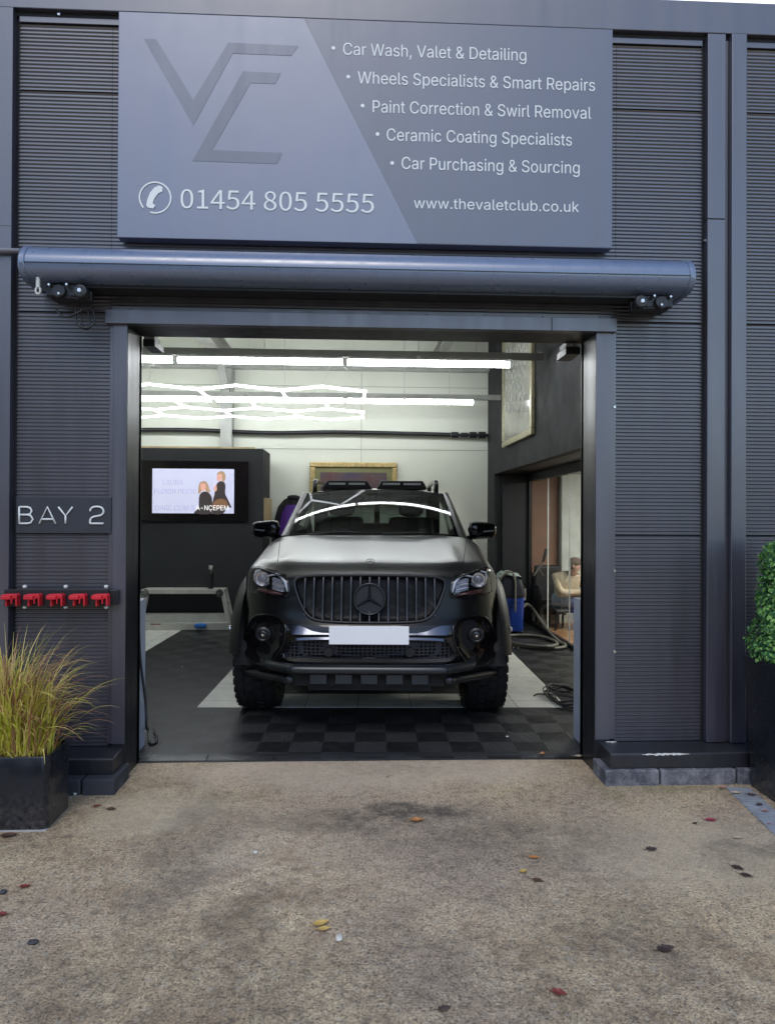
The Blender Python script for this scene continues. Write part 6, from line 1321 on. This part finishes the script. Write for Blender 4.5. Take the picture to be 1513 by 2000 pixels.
# headlamps
M_lens = MGlass('lamp_lens', (.93, .94, .96), 1.45, .01, .0)
for side in (-1, 1):
    o = HEADs if side == -1 else mir(HEADs)
    hl = patch(o, [(1.0, -.002), (.99, .015), (.95, .05), (.8, .07), (.4, .075), (.1, .075)], 'headlight', P_glo)
    patch(o, [(1.01, -.004), (.98, -.009), (.85, -.012), (.5, -.012), (.2, -.012)], 'lens', M_lens, hl)
    T(MB().tube(gpath(o, -.004), .005, 8, closed=True), 'rim', P_glo, hl, smooth=True)
    def hp_(x, y, off): x_, z_ = L([(x, y)])[0]; p = sh(x_, z_, off); p.x *= -side; return p
    pj = hp_(362, 205, .03)
    T(MB().lathe([(.050, -.002), (.054, -.016), (.050, -.022), (.044, -.014), (.043, .02)], pj, 'y', 28), 'projector_ring', M_chrome, hl, smooth='auto')
    T(MB().blob(pj+Vector((0, .008, 0)), (.041, .022, .036), 12), 'projector_lens', M('projector_glass', (.16, .16, .18), .05, .0, 1.0), hl, smooth=True)
    rf_ = MB()
    for k in range(5):
        for j in range(3):
            p = hp_(470+k*22, 215+j*42+k*6, .045); rf_.add([p+Vector((-.012, .006, -.012)), p+Vector((.012, .0, -.012)), p+Vector((.012, -.008, .012)), p+Vector((-.012, .002, .012)), p+Vector((0, .018, 0))], [(0,1,4), (1,2,4), (2,3,4), (3,0,4)])
    T(rf_, 'reflector', M_chrome, hl, fix=False)
    dr_ = MB().tube([hp_(*q, .012) for q in ((410,180),(500,158),(545,180),(592,235),(612,330))], [.005, .008, .008, .009, .006], 8); dr_.tube([hp_(*q, .014) for q in ((285,185),(300,130),(345,118))], .006, 8)
    T(dr_, 'daytime_strip', M('lamp_white_bar', (.78, .80, .84), .2), hl, smooth=True)
    T(MB().tube([hp_(*q, .02) for q in ((278,310),(340,318),(430,338),(560,362))], [.008, .015, .016, .008], 8), 'indicator', M('indicator_red_brown', (.06, .02, .02), .12), hl, smooth=True)
    T(MB().bar(hp_(400, 262, .01), hp_(425, 245, .01), .02, .02), 'light_block', M_chrome, hl)
# front fog lamp pods
for side in (-1, 1):
    o = FOGs if side == -1 else mir(FOGs)
    pd = patch(o, [(1.03, -.004), (1.0, -.010), (.96, -.004), (.90, .02), (.80, .05), (.5, .065), (.1, .065)], 'fog_pod', P_glo)
    fx, fz = L([(366, 762)])[0]; p = sh(fx, fz, .03); p.x *= -side
    T(MB().lathe([(.030, -.008), (.036, -.012), (.037, -.004), (.050, .004), (.052, .012), (.046, .03)], p, 'y', 24, close=False), 'fog_lamp', P_mat, pd, smooth='auto')
    T(MB().blob(p+Vector((0, .0, 0)), (.030, .010, .030), 10), 'fog_lens', M('fog_glass', (.015, .015, .017), .06), pd, smooth=True)
    T(MB().lathe([(.008, -.016), (.010, -.012), (.010, 0)], p, 'y', 12), 'fog_bulb', M_chrome, pd)
# lower intake, its frame and lips
ik = patch(intake_out, [(1.0, .004), (.985, .03), (.97, .04), (.7, .04), (.3, .04), (.1, .04)], 'lower_intake', mesh_mat('intake_honeycomb', 36, (.05, .05, .058), (1, 1, 1.3)), sm=False)
for s_ in (-.42, .42): T(MB().lathe([(.030, .0), (.034, .006), (.034, .02)], sh(s_*.62, .565, .028), 'y', 16), 'parking_sensor', P_mat, ik)
lip = [S(*kA(*q)) for q in ((578,955),(600,975),(650,992),(780,1000),(1100,1004),(1425,1006))]
lp = [(p.x-cx0, p.z) for p in lip]; lp[-1] = (0, lp[-1][1]); lp = lp+[(-x, z) for x, z in reversed(lp[:-1])]
def ribbon(pts, h, off, slope=.02, th=.012):
    rows = []
    for i, (x, z) in enumerate(pts):
        rows.append([sh(x, z-h/2, off), sh(x, z-h/2, off-th), sh(x, z-h/2+.002, off-th-.001), sh(x, z+h/2, off-th+h*.42), sh(x, z+h/2, off+.01)])
    return MB().grid(rows)
def resample(pts, n=40):
    return [(p.x, p.y) for p in spline([Vector((a, b, 0)) for a, b in pts], max(2, n//len(pts)))]
T(ribbon(resample(lp), .026, -.006, .018, .016), 'lower_lip', P_lip, bumper, smooth='auto')
up = [S(*kA(*q)) for q in ((660,812),(690,800),(800,793),(1025,790),(1425,790))]; upl = [(p.x-cx0, p.z) for p in up]; upl[-1] = (0, upl[-1][1]); upl = upl+[(-x, z) for x, z in reversed(upl[:-1])]
T(ribbon(resample(upl), .016, -.004, .014, .010), 'upper_lip', P_lip, bumper, smooth='auto')
# upper wing strips: faces tipped to the sky
wt = [(x, z) for x, z in L([(612,655),(700,655),(780,680),(860,718),(950,735),(1030,738),(1425,740)])]; wb = [(x, z) for x, z in L([(655,745),(700,747),(780,748),(860,750),(950,751),(1030,752),(1425,754)])]
wt[-1] = (0, wt[-1][1]); wb[-1] = (0, wb[-1][1])
for side in (-1, 1):
    rows = []
    for (xt, zt_), (xb_, zb_) in zip(wt, wb):
        sgn = 1 if side == -1 else -1
        rows.append([sh(sgn*xb_, zb_, .01), sh(sgn*xb_, zb_, -.006-.42*(zt_-zb_)), sh(sgn*xt, zt_, -.006), sh(sgn*xt, zt_+.004, .01)])
    T(MB().grid(rows), 'wing_strip', P_lip, bumper, smooth='auto')
# satin chin between the grille and the wing strips follows the bumper top edge
ch = [(-.62, .735), (-.54, .742)]+[(x, z+.008) for x, z in wt if x > -.5]; 
# number plate
p0, p1 = C(644, 1257, .0), C(799, 1222, .0)
pz0, pz1 = p0.z, p1.z; yp = min(st(0, pz0), st(0, pz1))-.028-OH
np_ = T(MB().box(-.252, .252, yp, yp+.004, pz0, pz1), 'number_plate', M('plate_white', (.9, .9, .9), .35, var=.01), bevel=.003)
T(MB().box(-.20, .20, yp+.004, yp+.05, pz0+.02, pz1-.02), 'plate_holder', P_mat, np_)
# bull bar
def bz_(px, py, t): p = C(px, py, t); return Vector((p.x-cx0, p.y, p.z))
l0 = bz_(527, 1297, .16); l1 = bz_(566, 1305.5, .0); l2 = bz_(590, 1308, -.04); cm = bz_(721, 1309, -.05)
pth = [l0+Vector((-.02, .06, .02)), l0, l1, l2, Vector((0, cm.y, cm.z))]; pth += [Vector((-p.x, p.y, p.z)) for p in reversed(pth[:-1])]
bb = T(MB().tube(spline(pth, 7), .031, 14), 'bull_bar', P_bar, smooth='auto')
for side in (-1, 1):
    a = bz_(478, 1310, .52); b_ = bz_(545, 1323, .17); c_ = bz_(562, 1327, .10); e_ = bz_(566, 1328, .055)
    pts = [a, a*.5+b_*.5, b_, c_, e_]; pts = [Vector((p.x*-side, p.y, p.z)) for p in pts]
    T(MB().tube(spline(pts, 6), .031, 14), 'side_tube', P_bar, bb, smooth='auto')
    T(MB().blob(pts[-1], (.0315, .022, .0315), 10), 'tube_cap', P_bar, bb, smooth=True)
    T(MB().bar((side*.40, .02-OH+.0, .46), (side*.36, .22-OH, .44), .03, .06), 'bar_stay', P_mat, bb)
# skid plate with five teeth
sk = MB()
for k in range(-2, 3):
    x = k*.163; sk.prism([(-OH+.045, .425), (-OH+.035, .36), (-OH+.12, .345), (-OH+.15, .425)], 'x', x-.054, x+.054)
skp = T(sk, 'skid_plate', M('skid_grey', (.038, .041, .048), .5), bevel=.004)
T(MB().box(-.50, .50, -OH+.10, -OH+.5, .335, .50).box(-.47, .47, -OH+.06, -OH+.10, .42, .50), 'skid_backing', M_under, skp)
T(MB().box(-.40, .40, -OH+.13, -.1, .30, .335), 'sump_guard', M_under, skp)
# underside, inner arches, sides
ub = MB().box(-.62, .62, -.42, 4.3, .34, .60).box(-.85, .85, .5, 4.2, .48, .60).box(-.64, -.45, -.35, 3.9, .28, .35).box(.45, .64, -.35, 3.9, .28, .35)
ub.tube([(-.64, 0, .40), (.64, 0, .40)], .05, 10).tube([(-.64, 3.15, .40), (.64, 3.15, .40)], .06, 10).blob((.1, 3.15, .40), (.16, .16, .15), 8)
for s_ in (-1, 1):
    ub.bar((s_*.3, -.05, .36), (s_*.66, 0, .34), .05, .05); ub.tube([(s_*.55, .05, .42), (s_*.5, .12, .9)], .035, 8)
T(ub, 'underbody', M_under)
for yc in (0, 3.15):
    for s_ in (-1, 1):
        rows = []
        for k in range(17):
            a = pi*k/16; rows.append([(s_*x, yc+.50*cos(a), .41+.50*sin(a)) for x in (.55, .93)])
        ln_ = MB().grid(rows); ln_.add([(s_*.55, yc+.5*cos(pi*k/16), .41+.5*sin(pi*k/16)) for k in range(17)], [tuple(range(17))])
        T(ln_, 'arch_liner', M_under)
SIDE = [(.50, .88), (.60, .90), (.75, .907), (.90, .91), (1.02, .903), (1.10, .89), (1.16, .865), (1.20, .82)]
for s_ in (-1, 1):
    sd_ = MB(); ny = 120; rows = []
    for i in range(ny+1):
        y = .60-OH+.03+(5.25-.63)*i/ny; t = y+OH
        rows.append([(s_*interp(SIDE, z), y, min(z, .999+.2*min(1, max(0, (t-.6)/.9))) if t < 1.5 else z) for z in [.50+.70*k/20 for k in range(21)]])
    for i in range(ny):
        for k in range(20):
            c = rows[i][k]
            y, z = c[1], c[2]
            if (y**2+(z-.41)**2 < .47**2) or ((y-3.15)**2+(z-.41)**2 < .47**2): continue
            sd_.add([rows[i][k], rows[i+1][k], rows[i+1][k+1], rows[i][k+1]], [(0,1,2,3)])
    T(sd_, 'side_panel', P_sat, smooth=True)
    fl_ = MB()
    for yc in (0, 3.15):
        rows = []
        for k in range(41):
            a = radians(9+182*k/40); row = []
            for r_, x_ in ((.462, .80), (.462, .945), (.475, .965), (.505, .972), (.545, .962), (.585, .935), (.61, .91), (.625, .885)):
                row.append((s_*x_, yc-r_*cos(a), .41+r_*sin(a)))
            rows.append(row)
        fl_ = MB().grid(rows); fa = T(fl_, 'arch_flare', P_fla, smooth=True)
        if yc == 0:
            T(MB().blob((s_*.955, -.30, .83), (.012, .02, .012), 6).blob((s_*.968, -.48, .66), (.012, .014, .02), 6), 'flare_fixings', M_chrome, fa)
# wheels
def tyre(s_):
    mb = MB(); R_ = .41; W2 = .137
    mb.lathe([(.24, -W2*.8), (.28, -W2*.98), (.35, -W2*1.02), (.385, -W2*.97), (.395, -W2*.86), (.398, 0), (.395, W2*.86), (.385, W2*.97), (.35, W2*1.02), (.28, W2*.98), (.24, W2*.8)], (0, 0, 0), 'x', 60, close=False)
    n = 34
    for k in range(n):
        for row, (xa, xb, ph_) in enumerate(((-W2*1.03, -W2*.50, 0), (-W2*.42, W2*-.04, .5), (W2*.04, W2*.42, 0), (W2*.50, W2*1.03, .5))):
            a = 2*pi*(k+ph_)/n; da = 2*pi/n*(.40 if row in (0, 3) else .36); r0_, r1_ = .385, R_-.002
            sk_ = .25*da*(1 if row % 2 else -1)
            v = []
            for r_ in (r0_, r1_):
                for xx, aa in ((xa, a-da+sk_), (xb, a-da-sk_), (xb, a+da-sk_), (xa, a+da+sk_)):
                    rr = r_-(.022 if (abs(xx) > W2 and r_ > .4) else 0); v.append((xx, rr*cos(aa), rr*sin(aa)))
            mb.add(v, [(0,3,2,1),(4,5,6,7),(0,1,5,4),(1,2,6,5),(2,3,7,6),(3,0,4,7)])
        for xe in (-W2*1.0, W2*1.0):       # shoulder lugs running down the sidewall
            a = 2*pi*(k+(.5 if xe > 0 else 0))/n; da = 2*pi/n*.26
            v = [(xe*(1.0 if r_ > .36 else .99)+math.copysign(o_*.6, xe), r_*cos(aa), r_*sin(aa)) for r_ in (.345, .392) for o_, aa in ((-.01, a-da), (.007, a-da), (.007, a+da), (-.01, a+da))]
            mb.add(v, [(0,3,2,1),(4,5,6,7),(0,1,5,4),(1,2,6,5),(2,3,7,6),(3,0,4,7)])
    return mb
M_rub = M('tyre_rubber', (.012, .0125, .014), .62, var=.25, vs=10)
for yc in (0, 3.15):
    for s_ in (-1, 1):
        mb = tyre(s_); cx_ = s_*(.826); mb.v = [(x+cx_, y+yc, z+.398) for x, y, z in mb.v]
        wh = T(mb, 'wheel', M_rub, fix=False, smooth='auto'); 
        rm = MB().lathe([(.245, -.12), (.25, .12), (.235, .13), (.225, .06), (.09, .05), (.05, .075)], (0, 0, 0), 'x', 36)
        for k in range(6): a = k*pi/3; rm.bar((.085, .05*cos(a), .05*sin(a)), (.115, .235*cos(a), .235*sin(a)), .05, .03)
        rm.v = [(x*s_+cx_, y+yc, z+.398) for x, y, z in rm.v]; T(rm, 'rim', P_mat, wh, smooth='auto')
# cab
WB = lambda u: Vector((.735*u, 1.42+.13*u*u-OH, 1.276-.018*u*u)); WT = lambda u: Vector((.640*u, 2.02+.07*u*u-OH, 1.678-.030*u*u))
M_wind = MGlass('windscreen_glass', (.38, .43, .41), 1.5, .006, .015)
frit = MB(); gl = MB(); NU, NV = 40, 22; rows = []
for j in range(NV+1):
    v_ = j/NV; rows.append([WB(u)*(1-v_)+WT(u)*v_+Vector((0, -.012, .007))*sin(pi*v_)*(1-.3*u*u) for u in [-1+2*i/NU for i in range(NU+1)]])
gl.grid(rows); wsn = T(gl, 'windscreen', M_wind, smooth=True)
for j in range(NV):
    for i in range(NU):
        u = -1+2*(i+.5)/NU; v_ = (j+.5)/NV
        if abs(u) > .945 or v_ < .05 or v_ > .93: frit.add([rows[j][i]+Vector((0, -.0015, .001)), rows[j][i+1]+Vector((0, -.0015, .001)), rows[j+1][i+1]+Vector((0, -.0015, .001)), rows[j+1][i]+Vector((0, -.0015, .001))], [(0,1,2,3)])
T(frit, 'black_border', P_glo, wsn, smooth=True)
cow = MB().grid([[WB(u)+Vector((0, -.10, -.015)) for u in [-1+i/10 for i in range(21)]], [WB(u)+Vector((0, .01, -.004)) for u in [-1+i/10 for i in range(21)]], [WB(u)+Vector((0, .02, -.12)) for u in [-1+i/10 for i in range(21)]]])
T(cow, 'scuttle', P_mat, smooth=True)
wp_ = MB()
for x0_, x1_ in ((-.55, -.02), (.08, .62)): wp_.tube([WB(x0_/.735)+Vector((0, -.02, .012)), WB((x0_+x1_)/1.47)+Vector((0, .0, .028)), WB(x1_/.735)+Vector((0, -.01, .02))], .007, 6)
T(wp_, 'wiper', P_mat, smooth=True)
for s_ in (-1, 1):
    rows = []
    for j in range(13):
        v_ = j/12; a = WB(s_)*(1-v_)+WT(s_)*v_+Vector((0, -.012, .007))*sin(pi*v_)*.7
        o = Vector((s_*(.81-.125*v_), 1.66+.55*v_-OH, 1.245+.40*v_))
        rows.append([a+Vector((-s_*.012, -.002, .003)), a+Vector((s_*.012, -.006, .012)), (a+o)*.5+Vector((s_*.012, -.008, .014)), o+Vector((s_*.004, 0, .006)), o+Vector((-s_*.01, .04, 0))])
    T(MB().grid(rows), 'windscreen_pillar', P_bon, smooth=True)
    # side glass, doors' upper frames, rear pillar
    lo = lambda y: Vector((s_*(.82), y, 1.20)); hi = lambda y: Vector((s_*(.69), y, 1.655))
    T(MB().add([lo(.80), lo(2.35), hi(2.2), hi(1.36)], [(0,1,2,3)]), 'side_window', M_wind)
    T(MB().bar(lo(1.62)+Vector((s_*.006, 0, 0)), hi(1.62)+Vector((s_*.006, 0, 0)), .09, .02), 'door_pillar', P_glo)
    T(MB().grid([[lo(2.33), lo(2.70)], [hi(2.18), hi(2.55)]]), 'rear_pillar', P_sat)
    T(MB().tube([Vector((s_*.672, 1.31, 1.640)), Vector((s_*.69, 1.8, 1.655)), Vector((s_*.70, 2.5, 1.65))], .016, 8), 'roof_gutter', P_bon, smooth=True)
rows = []
for i in range(19):
    f_ = i/18; row = []
    for k in range(25):
        u = -1+k/12; fr_ = WT(u*.97); y = fr_.y+(2.58-fr_.y)*f_; x = .70*u*(1-.05*(1-f_)) if abs(u) > .9 else .68*u
        z = fr_.z+.040*sin(pi*min(1, f_*1.15))*(1-u*u*.5)-.012*f_-.012*u**6; row.append((x, y, z))
    rows.append(row)
roof = T(MB().grid(rows), 'roof', P_bon, smooth=True)
T(MB().grid([[(x, y, z-.03) for x, y, z in r] for r in rows]), 'headlining', M('headlining_grey', (.10, .10, .10), .8), roof, smooth=True)
# rear cab wall with window opening, bed
rw = MB().box(-.70, .70, 2.56, 2.60, .60, 1.30).box(-.70, -.55, 2.56, 2.60, 1.30, 1.66).box(.55, .70, 2.56, 2.60, 1.30, 1.66).box(-.55, .55, 2.56, 2.60, 1.58, 1.66).box(-.03, .03, 2.56, 2.60, 1.30, 1.58)
T(rw, 'cab_rear_wall', P_sat); T(MB().add([(-.55, 2.58, 1.30), (.55, 2.58, 1.30), (.55, 2.58, 1.58), (-.55, 2.58, 1.58)], [(0,1,2,3)]), 'rear_window', M_wind)
T(MB().box(-.93, .93, 2.66, 2.72, .6, 1.16).box(-.95, .95, 4.32, 4.38, .6, 1.16).box(-.93, -.86, 2.72, 4.32, .6, 1.17).box(.86, .93, 2.72, 4.32, .6, 1.17).box(-.86, .86, 2.72, 4.32, .6, .66), 'load_bed', P_sat, bevel=.01)
# cab interior
M_trim = M('cab_trim', (.030, .031, .032), .6, var=.1)
ds = MB(); rows = []
for j in range(9):
    v_ = j/8; rows.append([(x, .60+.42*v_+.12*(x/.7)**2, 1.235+.045*sin(pi*v_)-(.10*max(0, v_-.8)*5)+(.06*math.exp(-((x+.34)/.17)**2)*sin(pi*min(1, v_*1.1)))) for x in [-.72+.06*k for k in range(25)]])
rows.append([(x, 1.06, 1.0) for x in [-.72+.06*k for k in range(25)]])
T(ds.grid(rows), 'dashboard', M_trim, smooth=True)
T(MB().tube([(-.34+.185*cos(k*pi/16), 1.12+.07*sin(k*pi/16), 1.16+.165*sin(k*pi/16)) for k in range(32)], .015, 8, closed=True).bar((-.5, 1.12, 1.16), (-.18, 1.12, 1.16), .04, .03).blob((-.34, 1.11, 1.16), (.07, .03, .05), 8), 'steering_wheel', M_trim, smooth=True)
for x in (-.36, .36):
    T(MB().box(x-.24, x+.24, 1.36, 1.85, .80, .98).prism([(1.80, .92), (1.92, .92), (2.02, 1.42), (1.93, 1.44)], 'x', x-.23, x+.23), 'seat', M_trim, bevel=.05, bseg=4)
    T(MB().blob((x, 2.0, 1.515), (.135, .055, .085), 12, .75), 'headrest', M_trim, smooth=True)
T(MB().box(-.66, .66, 2.3, 2.42, .9, 1.36), 'rear_bench', M_trim, bevel=.04, bseg=3)
T(MB().bar((-.10, 1.27, 1.60), (.10, 1.27, 1.60), .02, .06).bar((0, 1.24, 1.66), (0, 1.26, 1.60), .02, .02), 'rear_view_mirror', P_mat, bevel=.008)
# mirrors
for s_ in (-1, 1):
    mp = C(513 if s_ < 0 else 935, 1039 if s_ < 0 else 1043, 1.60); cx_ = s_*(.905+.0); c = Vector((s_*.93, 1.60-OH, 1.322))
    rows = []
    for i in range(13):
        v_ = i/12; x = c.x+s_*(-.125+.25*v_); r_ = sqrt(max(0, 1-(2*v_-1)**6)); zt_ = .082*(1-.28*v_)*r_; zb_ = .086*r_*(1-.20*v_); yd = .075*r_*(1-.3*v_)
        row = []
        for k in range(20):
            a = 2*pi*k/20; e = lambda q: math.copysign(abs(q)**.65, q)
            row.append((x, c.y+yd*e(sin(a)), c.z+(zt_ if cos(a) > 0 else zb_)*e(cos(a))))
        rows.append(row)
    mr = T(MB().grid(rows, closed=True), 'wing_mirror', P_glo, smooth=True)
    T(MB().bar(c+Vector((-s_*.10, .01, -.06)), Vector((s_*.80, 1.68-OH, 1.20)), .06, .035), 'mirror_arm', P_glo, mr, bevel=.01)
    T(MB().tube([c+Vector((s_*.0, -.070, -.012)), c+Vector((s_*.05, -.066, -.008)), c+Vector((s_*.085, -.054, -.004))], .006, 6), 'side_repeater', M('repeater_smoke', (.35, .35, .36), .15), mr, smooth=True)
# roof light bar
for (a, b_, c_, d_) in (((627, 957), (640.5, 943), (716.5, 942), (727, 956)), ((735, 956), (744.5, 943.5), (825.5, 945), (834, 959))):
    lo_, hi_ = 1.695, 1.772; q = [C(*a, 2.2), C(*b_, 2.2), C(*c_, 2.2), C(*d_, 2.2)]; y0_ = 2.2-OH
    xs4 = [p.x for p in q]; zz = [lo_, hi_, hi_, lo_]
    v = [(xs4[i], y0_-(.03 if zz[i] == lo_ else 0), zz[i]) for i in range(4)]+[(xs4[i], y0_+.35, zz[i]-(.02 if zz[i] == hi_ else 0)) for i in range(4)]
    lb = T(MB().add(v, [(0,1,2,3), (7,6,5,4), (0,4,5,1), (1,5,6,2), (2,6,7,3), (3,7,4,0)]), 'roof_lamp_bar', P_mat, bevel=.006)
    W_ = xs4[2]-xs4[1]
    for h in (0, 1):
        xa = xs4[1]+W_*(.03+.50*h); xb = xa+W_*.42
        T(MB().add([(xa-.01, y0_-.021, 1.712), (xb+.01, y0_-.021, 1.712), (xb, y0_-.008, 1.758), (xa, y0_-.008, 1.758)], [(0,1,2,3)]), 'lamp_recess', M_under, lb)
        le = MB()
        for k in range(6): x = xa+(xb-xa)*(k+.5)/6; le.bar((x-.013, y0_-.026, 1.741), (x+.013, y0_-.026, 1.741), .006, .020)
        T(le, 'led_row', M('led_glass', (.8, .8, .78), .3), lb)
for s_ in (-1, 1):
    T(MB().tube(spline([(s_*.575, 1.36, 1.66), (s_*.578, 1.42, 1.745), (s_*.58, 1.56, 1.775), (s_*.58, 2.2, 1.775), (s_*.575, 2.40, 1.75), (s_*.57, 2.46, 1.69)], 6), .024, 10), 'roof_rail', P_glo, smooth='auto')
